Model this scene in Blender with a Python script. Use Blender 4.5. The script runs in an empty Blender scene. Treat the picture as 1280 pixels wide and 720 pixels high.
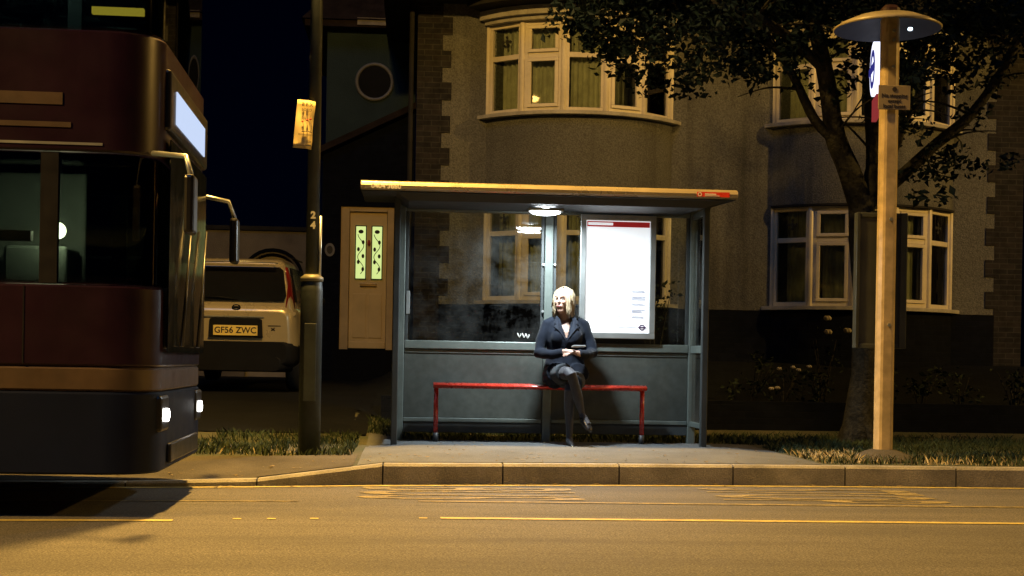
import bpy, bmesh, math, random
from mathutils import Matrix, Vector, noise
random.seed(7)
R = math.radians
scene = bpy.context.scene
COL = scene.collection
W = {}                                   # object name -> frame of its root

# ------------------------------------------------------------------ materials
def nodes(name):
    m = bpy.data.materials.new(name); m.use_nodes = True
    nt = m.node_tree; nt.nodes.clear()
    out = nt.nodes.new('ShaderNodeOutputMaterial')
    return m, nt, out

def lk(nt, a, b): nt.links.new(a, b)

def coord(nt, scale=1.0, world=False, sc3=None):
    if world:
        g = nt.nodes.new('ShaderNodeNewGeometry'); s = g.outputs['Position']
    else:
        g = nt.nodes.new('ShaderNodeTexCoord'); s = g.outputs['Object']
    mp = nt.nodes.new('ShaderNodeMapping')
    mp.inputs['Scale'].default_value = sc3 or (scale, scale, scale)
    lk(nt, s, mp.inputs['Vector'])
    return mp.outputs['Vector']

def mixcol(nt, fac, a, b, blend='MIX'):
    n = nt.nodes.new('ShaderNodeMix'); n.data_type = 'RGBA'; n.blend_type = blend
    if isinstance(fac, (int, float)): n.inputs[0].default_value = fac
    else: lk(nt, fac, n.inputs[0])
    for i, v in ((6, a), (7, b)):
        if isinstance(v, tuple): n.inputs[i].default_value = (*v[:3], 1)
        else: lk(nt, v, n.inputs[i])
    return n.outputs[2]

def ramp(nt, src, a, b):
    n = nt.nodes.new('ShaderNodeMapRange')
    n.inputs[1].default_value = a; n.inputs[2].default_value = b
    lk(nt, src, n.inputs[0]); return n.outputs[0]

def tex(nt, vec, scale, detail=4, rough=.55):
    n = nt.nodes.new('ShaderNodeTexNoise'); n.inputs['Scale'].default_value = scale
    n.inputs['Detail'].default_value = detail; n.inputs['Roughness'].default_value = rough
    lk(nt, vec, n.inputs['Vector']); return n.outputs['Fac']

def pm(name, col, rough=.6, metal=0, var=.35, scale=4, bump=0, bscale=60, col2=None, emit=None, es=0, fine=0, spec=.5, world=False, sheen=0, coat=0):
    """principled material: colour broken by two noises, optional grain and bump"""
    m, nt, out = nodes(name)
    p = nt.nodes.new('ShaderNodeBsdfPrincipled'); lk(nt, p.outputs[0], out.inputs[0])
    v = coord(nt, world=world)
    c2 = col2 or tuple(c * (1 - var) for c in col)
    n1 = ramp(nt, tex(nt, v, scale, 5), .35, .68)
    c = mixcol(nt, n1, tuple(col), tuple(c2))
    if fine:
        n2 = ramp(nt, tex(nt, v, bscale, 2), .3, .7)
        c = mixcol(nt, n2, c, mixcol(nt, fine, c, (0, 0, 0)))
    lk(nt, c, p.inputs['Base Color'])
    rr = nt.nodes.new('ShaderNodeMapRange'); rr.inputs[3].default_value = max(.03, rough - .12); rr.inputs[4].default_value = min(1, rough + .12)
    lk(nt, tex(nt, v, scale * 2.3, 4), rr.inputs[0]); lk(nt, rr.outputs[0], p.inputs['Roughness'])
    p.inputs['Metallic'].default_value = metal
    p.inputs['Specular IOR Level'].default_value = spec
    p.inputs['Sheen Weight'].default_value = sheen
    p.inputs['Coat Weight'].default_value = coat
    if bump:
        b = nt.nodes.new('ShaderNodeBump'); b.inputs['Strength'].default_value = bump; b.inputs['Distance'].default_value = .02
        lk(nt, tex(nt, v, bscale, 3), b.inputs['Height']); lk(nt, b.outputs[0], p.inputs['Normal'])
    if emit:
        p.inputs['Emission Color'].default_value = (*emit, 1); p.inputs['Emission Strength'].default_value = es
    return m

def glass(name, tint=(1, 1, 1), refl=.08, dirt=.0, scratch=False, rough=.02):
    """pane: see-through with a fresnel reflection, and grime / scratches that scatter"""
    m, nt, out = nodes(name)
    t = nt.nodes.new('ShaderNodeBsdfTransparent'); t.inputs[0].default_value = (*tint, 1)
    g = nt.nodes.new('ShaderNodeBsdfGlossy'); g.inputs['Roughness'].default_value = rough
    fr = nt.nodes.new('ShaderNodeFresnel'); fr.inputs[0].default_value = 1.5
    mx = nt.nodes.new('ShaderNodeMixShader')
    ad = nt.nodes.new('ShaderNodeMath'); ad.operation = 'MULTIPLY_ADD'; ad.inputs[1].default_value = 1; ad.inputs[2].default_value = refl - .04
    lk(nt, fr.outputs[0], ad.inputs[0]); lk(nt, ad.outputs[0], mx.inputs[0]); lk(nt, t.outputs[0], mx.inputs[1]); lk(nt, g.outputs[0], mx.inputs[2])
    res = mx.outputs[0]
    if dirt:
        d = nt.nodes.new('ShaderNodeBsdfDiffuse'); d.inputs[0].default_value = (.6, .62, .6, 1)
        tl = nt.nodes.new('ShaderNodeBsdfTranslucent'); tl.inputs[0].default_value = (.6, .62, .6, 1)
        ds = nt.nodes.new('ShaderNodeMixShader'); ds.inputs[0].default_value = .4
        lk(nt, d.outputs[0], ds.inputs[1]); lk(nt, tl.outputs[0], ds.inputs[2])
        v = coord(nt)
        f = ramp(nt, tex(nt, v, 2.2, 6, .7), .42, .8)
        if scratch:
            w1 = coord(nt, sc3=(3, 1, 45)); w2 = nt.nodes.new('ShaderNodeMapping'); w2.inputs['Rotation'].default_value = (0, R(38), 0); w2.inputs['Scale'].default_value = (60, 1, 2.5)
            tc = nt.nodes.new('ShaderNodeTexCoord'); lk(nt, tc.outputs['Object'], w2.inputs[0])
            s = nt.nodes.new('ShaderNodeMath'); s.operation = 'MAXIMUM'
            lk(nt, ramp(nt, tex(nt, w1, 1.0, 2), .66, .76), s.inputs[0]); lk(nt, ramp(nt, tex(nt, w2.outputs[0], 1.0, 2), .66, .76), s.inputs[1])
            sm = nt.nodes.new('ShaderNodeMath'); sm.operation = 'MULTIPLY'; sm.inputs[1].default_value = .35
            lk(nt, s.outputs[0], sm.inputs[0])
            a2 = nt.nodes.new('ShaderNodeMath'); a2.operation = 'ADD'; lk(nt, f, a2.inputs[0]); lk(nt, sm.outputs[0], a2.inputs[1]); f = a2.outputs[0]
        fm = nt.nodes.new('ShaderNodeMath'); fm.operation = 'MULTIPLY'; fm.inputs[1].default_value = dirt; lk(nt, f, fm.inputs[0])
        m2 = nt.nodes.new('ShaderNodeMixShader'); lk(nt, fm.outputs[0], m2.inputs[0]); lk(nt, res, m2.inputs[1]); lk(nt, ds.outputs[0], m2.inputs[2]); res = m2.outputs[0]
    lk(nt, res, out.inputs[0])
    return m

def emitter(name, col, s):
    m, nt, out = nodes(name)
    e = nt.nodes.new('ShaderNodeEmission'); e.inputs[0].default_value = (*col, 1); e.inputs[1].default_value = s
    lk(nt, e.outputs[0], out.inputs[0]); return m

def brickmat(name, c1, c2, mortar, rough=.85):
    m, nt, out = nodes(name)
    p = nt.nodes.new('ShaderNodeBsdfPrincipled'); lk(nt, p.outputs[0], out.inputs[0]); p.inputs['Roughness'].default_value = rough; p.inputs['Specular IOR Level'].default_value = .08
    v = coord(nt, world=True)
    sp = nt.nodes.new('ShaderNodeSeparateXYZ'); lk(nt, v, sp.inputs[0])
    ax = nt.nodes.new('ShaderNodeMath'); ax.operation = 'ADD'; lk(nt, sp.outputs[0], ax.inputs[0]); lk(nt, sp.outputs[1], ax.inputs[1])
    cb = nt.nodes.new('ShaderNodeCombineXYZ'); lk(nt, ax.outputs[0], cb.inputs[0]); lk(nt, sp.outputs[2], cb.inputs[1])
    b = nt.nodes.new('ShaderNodeTexBrick'); lk(nt, cb.outputs[0], b.inputs['Vector'])
    b.inputs['Color1'].default_value = (*c1, 1); b.inputs['Color2'].default_value = (*c2, 1); b.inputs['Mortar'].default_value = (*mortar, 1)
    b.inputs['Scale'].default_value = 1; b.inputs['Mortar Size'].default_value = .006; b.inputs['Brick Width'].default_value = .225; b.inputs['Row Height'].default_value = .075
    n = ramp(nt, tex(nt, v, 9, 5), .35, .7)
    c = mixcol(nt, n, b.outputs['Color'], mixcol(nt, .45, b.outputs['Color'], (0, 0, 0)))
    lk(nt, c, p.inputs['Base Color'])
    bu = nt.nodes.new('ShaderNodeBump'); bu.inputs['Strength'].default_value = .6; bu.inputs['Distance'].default_value = .01; bu.invert = True
    lk(nt, b.outputs['Fac'], bu.inputs['Height']); lk(nt, bu.outputs[0], p.inputs['Normal'])
    return m

def roadmat():
    m, nt, out = nodes('asphalt_road')
    p = nt.nodes.new('ShaderNodeBsdfPrincipled'); lk(nt, p.outputs[0], out.inputs[0])
    v = coord(nt, world=True)
    grit = tex(nt, v, 95, 3, .8)
    c = mixcol(nt, ramp(nt, grit, .36, .64), (.035, .034, .033), (.27, .25, .225))
    c = mixcol(nt, ramp(nt, tex(nt, v, 60, 3, .8), .4, .6), c, mixcol(nt, .6, c, (.015, .015, .015)))
    c = mixcol(nt, ramp(nt, tex(nt, v, 14, 4, .8), .5, .66), c, mixcol(nt, .35, c, (.02, .02, .02)))
    big = coord(nt, world=True, sc3=(.25, 1.1, 1))
    c = mixcol(nt, ramp(nt, tex(nt, big, 1.3, 5, .6), .4, .66), c, mixcol(nt, .45, c, (.03, .03, .03)))
    # wheel-polished tracks and old oil: long streaks down the lane
    st = coord(nt, world=True, sc3=(.05, 2.3, 1))
    c = mixcol(nt, ramp(nt, tex(nt, st, 1.0, 3), .5, .68), c, mixcol(nt, .2, c, (.02, .02, .02)))
    lk(nt, c, p.inputs['Base Color'])
    p.inputs['Roughness'].default_value = .78; p.inputs['Specular IOR Level'].default_value = .35
    b = nt.nodes.new('ShaderNodeBump'); b.inputs['Strength'].default_value = .7; b.inputs['Distance'].default_value = .008
    lk(nt, grit, b.inputs['Height']); lk(nt, b.outputs[0], p.inputs['Normal'])
    return m

def rendermat():
    """pebble-dashed render: rough grain, damp streaks under sills, faint patches"""
    m, nt, out = nodes('pebbledash')
    p = nt.nodes.new('ShaderNodeBsdfPrincipled'); lk(nt, p.outputs[0], out.inputs[0]); p.inputs['Roughness'].default_value = .95; p.inputs['Specular IOR Level'].default_value = .15
    v = coord(nt, world=True)
    g = tex(nt, v, 55, 3, .7)
    c = mixcol(nt, ramp(nt, g, .33, .68), (.09, .093, .092), (.215, .222, .215))
    c = mixcol(nt, ramp(nt, tex(nt, v, .9, 5), .4, .68), c, mixcol(nt, .3, c, (.05, .05, .04)))
    st = coord(nt, world=True, sc3=(3.2, 3.2, .22))
    c = mixcol(nt, ramp(nt, tex(nt, st, 1.0, 4), .52, .75), c, mixcol(nt, .6, c, (.04, .04, .035)))
    lk(nt, c, p.inputs['Base Color'])
    b = nt.nodes.new('ShaderNodeBump'); b.inputs['Strength'].default_value = .9; b.inputs['Distance'].default_value = .02
    lk(nt, g, b.inputs['Height']); lk(nt, b.outputs[0], p.inputs['Normal'])
    return m

M = {}
M['road'] = roadmat()
M['render'] = rendermat()
M['line'] = pm('yellow_line_paint', (.62, .5, .16), .7, var=.45, scale=9, fine=.45, bscale=120, world=True)
M['linew'] = pm('worn_yellow_paint', (.4, .32, .13), .75, var=.5, scale=7, fine=.7, bscale=70, col2=(.14, .12, .07), world=True)
M['kerb'] = pm('kerb_concrete', (.36, .34, .3), .85, var=.45, scale=3, bump=.4, bscale=90, fine=.35, world=True)
M['joint'] = pm('joint_dirt', (.03, .028, .022), .95)
M['footway'] = pm('footway_asphalt', (.12, .11, .095), .9, var=.45, scale=1.5, bump=.5, bscale=130, fine=.45, world=True, spec=.12)
M['pad'] = pm('shelter_tarmac', (.135, .142, .142), .9, var=.35, scale=1.6, bump=.5, bscale=120, fine=.4, world=True)
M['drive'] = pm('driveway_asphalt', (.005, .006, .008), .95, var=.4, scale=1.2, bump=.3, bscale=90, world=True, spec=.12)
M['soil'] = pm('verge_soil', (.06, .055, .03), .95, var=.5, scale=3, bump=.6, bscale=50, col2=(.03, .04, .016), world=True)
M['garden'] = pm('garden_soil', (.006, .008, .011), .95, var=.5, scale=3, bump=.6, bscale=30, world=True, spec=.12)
M['far'] = pm('far_ground', (.04, .04, .035), .95, world=True)
M['brickq'] = brickmat('quoin_brick', (.038, .035, .037), (.026, .026, .03), (.055, .057, .057))
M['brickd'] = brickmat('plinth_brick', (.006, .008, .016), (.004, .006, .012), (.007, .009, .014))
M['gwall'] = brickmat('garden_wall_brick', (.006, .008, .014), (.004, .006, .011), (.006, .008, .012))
M['upvc'] = pm('window_frame_white', (.76, .7, .56), .4, var=.15, scale=3, fine=.08, bscale=20)
M['sill'] = pm('sill_paint', (.5, .49, .45), .6, var=.35, scale=5, fine=.2)
M['net'] = pm('net_curtain', (.72, .73, .66), .9, var=.3, scale=6, sheen=.2)
M['pane'] = glass('window_pane', (.84, .87, .82), .07)
M['lead'] = pm('leading', (.02, .022, .024), .6)
M['tile'] = pm('roof_tile', (.03, .022, .02), .85, var=.5, scale=6, bump=.5, bscale=12, spec=.12)
M['soffit'] = pm('soffit_paint', (.03, .03, .03), .8, spec=.12)
M['fascia'] = pm('fascia_paint', (.3, .28, .24), .7, var=.5)
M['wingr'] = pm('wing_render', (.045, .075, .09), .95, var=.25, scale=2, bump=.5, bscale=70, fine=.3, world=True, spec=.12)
M['ring'] = pm('round_window_frame', (.2, .21, .22), .6)
M['darkglass'] = pm('dark_glass', (.006, .008, .01), .1, spec=.35, var=.1)
M['roomdark'] = pm('unlit_round_pane', (.008, .01, .013), .7, spec=.1)
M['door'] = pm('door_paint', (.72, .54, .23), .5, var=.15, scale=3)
M['doorframe'] = pm('door_frame_paint', (.55, .41, .19), .5, var=.2)
M['brass'] = pm('brass', (.6, .42, .18), .35, metal=1)
M['doorglass'] = emitter('lit_door_glass', (.72, .86, .3), .95)
M['galv'] = pm('column_paint', (.03, .04, .042), .5, metal=.3, var=.4, scale=5, fine=.2, bscale=30)
M['collar'] = pm('column_collar', (.2, .19, .13), .5, metal=.3)
M['notice'] = pm('notice_card', (.74, .58, .24), .6, var=.15, scale=5)
M['ink'] = pm('print_ink', (.03, .022, .02), .7)
M['redink'] = pm('red_ink', (.45, .06, .03), .7)
M['white'] = pm('white_paint', (.72, .72, .7), .5, var=.15)
M['shelter'] = pm('shelter_grey_metal', (.16, .19, .175), .42, metal=.35, var=.25, scale=3, fine=.12, bscale=25)
M['shelterd'] = pm('shelter_dark_metal', (.06, .07, .072), .45, metal=.3, var=.3)
M['kick'] = pm('kick_panel_metal', (.085, .096, .085), .5, metal=.25, var=.4, scale=1.6, fine=.25, bscale=14)
M['alu'] = pm('aluminium', (.5, .53, .53), .35, metal=.7, var=.25, scale=4)
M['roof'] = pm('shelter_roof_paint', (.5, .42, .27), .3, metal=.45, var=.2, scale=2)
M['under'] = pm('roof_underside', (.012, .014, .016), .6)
M['canopyp'] = pm('canopy_paint', (.36, .31, .19), .4, var=.3, scale=6)
M['numw'] = pm('number_paint', (.4, .4, .36), .6)
M['capb'] = pm('post_cap_paint', (.05, .02, .015), .5)
M['caseb'] = pm('case_back_metal', (.035, .042, .04), .5, metal=.2)
M['casef'] = pm('case_frame_metal', (.06, .07, .064), .45, metal=.4)
M['sglass'] = glass('shelter_glass', (.86, .9, .89), .07, dirt=.085, scratch=True)
M['red'] = pm('red_powder_coat', (.62, .045, .025), .28, var=.2, scale=8, coat=.3)
M['black'] = pm('black_rubber', (.012, .012, .013), .6)
M['poster'] = pm('glowing_poster_paper', (.86, .87, .88), .5, var=.03, emit=(.9, .95, 1.0), es=.7)  # emission put into the paper, on top of the shelter lamp's light
M['posterred'] = pm('glowing_poster_red', (.6, .02, .025), .5, var=.05, emit=(.9, .05, .05), es=.15)
M['posterink'] = pm('poster_ink', (.12, .13, .24), .6)
M['posterdark'] = pm('poster_dark_ink', (.06, .02, .08), .6)
M['lampglass'] = emitter('shelter_lamp_glow', (.88, .96, 1.0), 38)
M['sodium'] = emitter('sodium_bowl_glow', (1, .55, .13), 30)
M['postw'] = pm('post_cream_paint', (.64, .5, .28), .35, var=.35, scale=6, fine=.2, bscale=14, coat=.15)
M['signw'] = pm('sign_plate_paint', (.36, .29, .17), .5, var=.15)
M['roundel'] = emitter('lit_sign_face', (.78, .8, 1.0), 1.6)
M['navyem'] = emitter('lit_sign_blue', (.05, .05, .35), .6)
M['redem'] = emitter('lit_sign_red', (.5, .06, .06), .5)
M['led'] = emitter('led_glow', (.7, .85, 1.0), 5)
M['bark'] = pm('tree_bark', (.05, .05, .045), .95, var=.5, scale=7, bump=1, bscale=26, fine=.4, spec=.12)
M['leaf'] = pm('tree_leaf', (.0045, .012, .018), .65, col2=(.003, .008, .013), scale=9, spec=.08)
M['shrub'] = pm('shrub_leaf', (.03, .04, .026), .7, col2=(.012, .02, .016), scale=9, spec=.08)
M['shrubd'] = pm('shrub_leaf_dark', (.016, .024, .018), .6, col2=(.008, .014, .012), scale=9, spec=.08)
M['grass'] = pm('grass_blade', (.045, .06, .026), .8, col2=(.02, .036, .018), scale=2.5, world=True, spec=.2)
M['straw'] = pm('dry_grass_blade', (.55, .47, .3), .8, col2=(.34, .28, .15), scale=5, world=True, spec=.2)
M['litter'] = pm('dead_leaf', (.2, .15, .08), .85, col2=(.06, .05, .03), scale=30, world=True)
M['petal'] = pm('rose_petal', (.42, .38, .3), .7)
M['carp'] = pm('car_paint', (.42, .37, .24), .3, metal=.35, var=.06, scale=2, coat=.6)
M['cardark'] = pm('car_dark_trim', (.005, .006, .009), .6, spec=.15)
M['carglass'] = pm('car_rear_glass', (.008, .009, .011), .06, spec=.6, var=.1)
M['lens'] = pm('red_lamp_lens', (.18, .012, .01), .15, coat=.5)
M['plate'] = pm('yellow_plate', (.72, .58, .16), .4, var=.1)
M['chrome'] = pm('chrome', (.6, .6, .6), .15, metal=1)
M['tyre'] = pm('tyre_rubber', (.015, .015, .015), .85)
M['busred'] = pm('bus_dark_red', (.02, .006, .017), .35, var=.4, scale=1.5, coat=.2, spec=.3, fine=.2, bscale=9)
M['busskirt'] = pm('bus_navy_skirt', (.005, .009, .032), .55, var=.3, scale=2, spec=.12)
M['busgold'] = pm('bus_gold_stripe', (.09, .058, .036), .45, var=.3, scale=3, fine=.2, bscale=9)
M['busglass'] = glass('bus_tinted_glass', (.36, .42, .4), .08)
M['busblack'] = pm('bus_black_trim', (.01, .01, .013), .35)
M['bushead'] = emitter('headlamp_glow', (1, .97, .92), 14)
M['blind'] = emitter('destination_display_glow', (.62, .74, 1.0), .95)
M['amber'] = emitter('amber_reflection_glow', (1, .62, .06), 1.7)
M['amberoff'] = pm('amber_lens', (.4, .16, .02), .2)
M['cab'] = emitter('cab_lamp_glow', (1, .92, .55), 26)
M['decklamp'] = emitter('deck_lamp_glow', (.6, .85, .72), 8)
M['businner'] = pm('bus_interior', (.22, .25, .23), .7)
M['seatf'] = pm('bus_seat_fabric', (.2, .26, .25), .9)
M['garage'] = pm('garage_render', (.2, .18, .14), .95, var=.4, scale=2, bump=.4, bscale=50, world=True)
M['garaged'] = pm('garage_door_paint', (.38, .33, .23), .6, var=.25)
M['skin'] = pm('skin', (.36, .22, .165), .5, var=.12, scale=12)
M['tights'] = pm('sheer_dark_tights', (.042, .042, .05), .6, var=.3, scale=20, sheen=.1, spec=.25)
M['coat'] = pm('navy_coat_cloth', (.005, .008, .016), .8, var=.3, scale=14, sheen=.06, bump=.2, bscale=200, spec=.12)
M['coatl'] = pm('navy_lapel_cloth', (.008, .012, .022), .7, var=.3, scale=14, sheen=.08, spec=.12)
M['skirt'] = pm('charcoal_skirt_cloth', (.03, .036, .042), .8, var=.3, scale=14, sheen=.1, spec=.12)
M['shoe'] = pm('black_leather', (.01, .01, .011), .3, coat=.3)
M['hair'] = pm('blonde_hair', (.37, .3, .2), .5, col2=(.17, .125, .07), scale=26, spec=.3)
M['eye'] = pm('eye_dark', (.03, .025, .02), .2)
M['brow'] = pm('brow_hair', (.16, .1, .06), .7)
M['sclera'] = pm('eye_white', (.5, .48, .46), .3)
M['lip'] = pm('lip', (.36, .11, .1), .5)
M['phone'] = pm('phone_case', (.012, .012, .014), .25)
M['phones'] = emitter('phone_screen_glow', (.8, .9, 1.0), 1.2)

# ------------------------------------------------------------------ mesh helpers
class MB:
    def __init__(s): s.bm = bmesh.new(); s.mi = 0
    def _f(s, vs, smooth=False):
        try:
            f = s.bm.faces.new(vs); f.material_index = s.mi; f.smooth = smooth; return f
        except ValueError: return None
    def box(s, x0, x1, y0, y1, z0, z1, mat=None):
        c = [(x0,y0,z0),(x1,y0,z0),(x1,y1,z0),(x0,y1,z0),(x0,y0,z1),(x1,y0,z1),(x1,y1,z1),(x0,y1,z1)]
        v = [s.bm.verts.new(mat @ Vector(p) if mat else p) for p in c]
        for q in ((0,3,2,1),(4,5,6,7),(0,1,5,4),(1,2,6,5),(2,3,7,6),(3,0,4,7)): s._f([v[i] for i in q])
        return s
    def loft(s, rings, cap=True, smooth=True, closed=True):
        rv = [[s.bm.verts.new(p) for p in r] for r in rings]
        n = len(rv[0])
        for a, b in zip(rv, rv[1:]):
            for i in range(n if closed else n - 1):
                j = (i + 1) % n; s._f([a[i], a[j], b[j], b[i]], smooth)
        if cap:
            s._f(list(reversed(rv[0]))); s._f(rv[-1])
        return s
    def tube(s, pts, rad, n=10, cap=True, flat=None):
        pts = [Vector(p) for p in pts]
        if isinstance(rad, (int, float)): rad = [rad] * len(pts)
        rings = []; prev = None
        for i, p in enumerate(pts):
            d = (pts[min(i + 1, len(pts) - 1)] - pts[max(i - 1, 0)]).normalized()
            if prev is None:
                ref = Vector((0, 0, 1)) if abs(d.z) < .9 else Vector((1, 0, 0)); u = d.cross(ref).normalized()
            else: u = (prev - d * prev.dot(d)).normalized()
            prev = u; w = d.cross(u)
            rx, ry = (rad[i], rad[i]) if not isinstance(rad[i], tuple) else rad[i]
            rings.append([p + u * math.cos(t) * rx + w * math.sin(t) * ry for t in (2 * math.pi * k / n for k in range(n))])
        return s.loft(rings, cap)
    def prism(s, poly, f, c0, c1):
        a = [s.bm.verts.new(f(x, y, c0)) for x, y in poly]; b = [s.bm.verts.new(f(x, y, c1)) for x, y in poly]
        n = len(poly); s._f(list(reversed(a))); s._f(b)
        for i in range(n): s._f([a[i], a[(i+1) % n], b[(i+1) % n], b[i]])
        return s
    def lathe(s, prof, c=(0,0,0), n=24, smooth=True, cap=True):
        return s.loft([[(c[0]+r*math.cos(2*math.pi*k/n), c[1]+r*math.sin(2*math.pi*k/n), c[2]+z) for k in range(n)] for r, z in prof], cap, smooth)
    def ell(s, c, r, rot=None, n=16, m=10):
        c = Vector(c); rings = []
        for j in range(m + 1):
            t = math.pi * (j + .02) / (m + .04)
            ring = []
            for k in range(n):
                a = 2 * math.pi * k / n
                p = Vector((r[0]*math.sin(t)*math.cos(a), r[1]*math.sin(t)*math.sin(a), -r[2]*math.cos(t)))
                if rot: p = rot @ p
                ring.append(c + p)
            rings.append(ring)
        return s.loft(rings, True)
    def quad(s, pts): s._f([s.bm.verts.new(p) for p in pts]); return s
    def ringband(s, poly, t, z0, z1):
        """closed wall of thickness t following a plan outline"""
        n = len(poly); nrm = []
        for i in range(n):
            a = Vector(poly[i-1]); b = Vector(poly[(i+1) % n]); d = (b - a).normalized(); nrm.append(Vector((-d.y, d.x)))
        inn = [(p[0]+q.x*t, p[1]+q.y*t) for p, q in zip(poly, nrm)]
        V = lambda L, z: [s.bm.verts.new((x, y, z)) for x, y in L]
        a, b, c, d = V(poly, z0), V(poly, z1), V(inn, z0), V(inn, z1)
        e = min(.012, (z1 - z0) * .2)
        ins = [(p[0]+q.x*e, p[1]+q.y*e) for p, q in zip(poly, nrm)]
        a1, b1 = V(poly, z0 + e), V(poly, z1 - e)       # softened outer edges
        a = V(ins, z0); b = V(ins, z1); a2, b2 = V(poly, z0 + e), V(poly, z1 - e)
        for i in range(n):
            j = (i+1) % n
            s._f([a1[i], a1[j], b1[j], b1[i]], True); s._f([a[i], a[j], a2[j], a2[i]]); s._f([b2[i], b2[j], b[j], b[i]])
            s._f([c[j], c[i], d[i], d[j]], True); s._f([b[i], b[j], d[j], d[i]]); s._f([a[j], a[i], c[i], c[j]])
        return s
    def text(s, body, size, mat, align='CENTER', extrude=.001, bold=0.0):
        cu = bpy.data.curves.new('t', 'FONT'); cu.body = body; cu.size = size; cu.align_x = align; cu.align_y = 'CENTER'; cu.extrude = extrude; cu.offset = bold; cu.resolution_u = 3
        o = bpy.data.objects.new('t', cu); COL.objects.link(o)
        dg = bpy.context.evaluated_depsgraph_get(); dg.update()
        me = bpy.data.meshes.new_from_object(o.evaluated_get(dg))
        me.transform(mat)
        n0 = len(s.bm.faces); s.bm.from_mesh(me); s.bm.faces.ensure_lookup_table()
        for f in s.bm.faces[n0:]: f.material_index = s.mi
        bpy.data.objects.remove(o); bpy.data.curves.remove(cu); bpy.data.meshes.remove(me)
        return s
    def mesh(s, me):
        n0 = len(s.bm.faces); s.bm.from_mesh(me); s.bm.faces.ensure_lookup_table()
        for f in s.bm.faces[n0:]: f.material_index = s.mi
        return s
    def build(s, name, mats, parent=None, bevel=0, world=False, seg=2, fix=True):
        me = bpy.data.meshes.new(name)
        if fix: bmesh.ops.recalc_face_normals(s.bm, faces=s.bm.faces[:])
        s.bm.to_mesh(me); s.bm.free()
        return link(name, me, mats, parent, bevel, world, seg)

def link(name, me, mats, parent=None, bevel=0, world=False, seg=2):
    for m in (mats if isinstance(mats, (list, tuple)) else [mats]): me.materials.append(M[m] if isinstance(m, str) else m)
    o = bpy.data.objects.new(name, me); COL.objects.link(o)
    if parent is not None:
        o.parent = parent; W[o.name] = W[parent.name]
        if world: me.transform(W[parent.name].inverted())
    else: W[o.name] = Matrix.Identity(4)
    if bevel:
        b = o.modifiers.new('bevel', 'BEVEL'); b.width = bevel; b.segments = seg; b.limit_method = 'ANGLE'; b.angle_limit = R(40)
    return o

def thing(name, label, cat, loc=(0,0,0), rotz=0, group=None, rx=0):
    o = bpy.data.objects.new(name, None); COL.objects.link(o); o.empty_display_size = .2
    o.location = loc; o.rotation_euler = (rx, 0, rotz)
    W[o.name] = Matrix.Translation(loc) @ Matrix.Rotation(rotz, 4, 'Z') @ Matrix.Rotation(rx, 4, 'X')
    return tag(o, label, cat, group)
def tag(o, label, cat, group=None):
    o['label'] = label; o['category'] = cat
    if group: o['group'] = group
    return o
def struct(o): o['kind'] = 'structure'; return o
def origin(o, loc):
    """move a single-mesh thing's origin to its base"""
    o.data.transform(Matrix.Translation(-Vector(loc))); o.location = loc; return o
def T(x, y, z): return Matrix.Translation((x, y, z))
def face(x, y, z, rz=0): return T(x, y, z) @ Matrix.Rotation(rz, 4, 'Z') @ Matrix.Rotation(R(90), 4, 'X')    # text facing -Y

def lerp(pts, x):
    if x <= pts[0][0]: return pts[0][1]
    for (a, b), (c, d) in zip(pts, pts[1:]):
        if x <= c: return b + (d - b) * (x - a) / (c - a)
    return pts[-1][1]
def sm(t): t = max(0, min(1, t)); return t * t * (3 - 2 * t)

# ------------------------------------------------------------------ ground
KL = [(-90, 10.3), (-2.9, 10.28), (-1.27, 10.56), (-.22, 10.82), (.7, 10.95), (1.63, 11.06), (2.6, 11.13), (3.6, 11.18), (5, 11.21), (90, 11.4)]
def yk(x): return lerp(KL, x)
def hk(x): return lerp([(-1.3, .035), (-.22, .16)], x)
def gz(x, y):
    h = hk(x); z = h + (.16 - h) * sm((y - yk(x)) / 1.3)
    left = lerp([(12.9, 0), (16.9, .36), (21, .46), (60, .5)], y)
    right = lerp([(15.7, 0), (15.95, .2), (19.2, .85), (60, .95)], y)
    k = sm((x + .7) / .8)
    return z + left * (1 - k) + right * k

def sheet(name, mat, xs, ys, dz, zf=gz, yf=None):
    m = MB(); V = [[m.bm.verts.new((x, (yf(x, y) if yf else y), zf(x, (yf(x, y) if yf else y)) + dz)) for x in xs] for y in ys]
    for j in range(len(ys) - 1):
        for i in range(len(xs) - 1): m._f([V[j][i], V[j][i+1], V[j+1][i+1], V[j+1][i]], True)
    return struct(m.build(name, mat))
def rng(a, b, n): return [a + (b - a) * i / n for i in range(n + 1)]

g = MB(); g.quad([(-500, -500, -.05), (500, -500, -.05), (500, 500, -.05), (-500, 500, -.05)]); struct(g.build('ground', 'far'))
XS = [-90, -50, -25, -12] + rng(-8, 12, 100) + [16, 25, 50, 90]
sheet('road', 'road', XS, [3, 6, 8, 9.5, 100], 0, zf=lambda x, y: 0, yf=lambda x, y: y if y != 100 else yk(x) + .06)
sheet('near_pavement', 'footway', XS, [-2, 0, 2.87], .12, zf=lambda x, y: 0)
k = MB(); k.loft([[(x, 2.875, -.05), (x, 2.875, .121), (x, 2.98, .121), (x, 3.0, .1), (x, 3.0, -.05)] for x in (-90, 90)], True, False); struct(k.build('near_kerb', 'kerb'))
sheet('verge', 'soil', XS, [0, .15, .4, .8, 1.3, 1.8, 2.4, 3.2, 4.0, 4.55], 0, yf=lambda x, y: yk(x) + .13 + y)
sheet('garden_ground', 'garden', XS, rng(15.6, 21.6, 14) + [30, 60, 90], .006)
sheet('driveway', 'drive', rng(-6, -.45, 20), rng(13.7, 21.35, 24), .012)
sheet('footway', 'footway', [-90, -40, -15] + rng(-8, -.45, 40), [.13, .4, .8, 1.05], .005, yf=lambda x, y: yk(x) + y)
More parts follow.
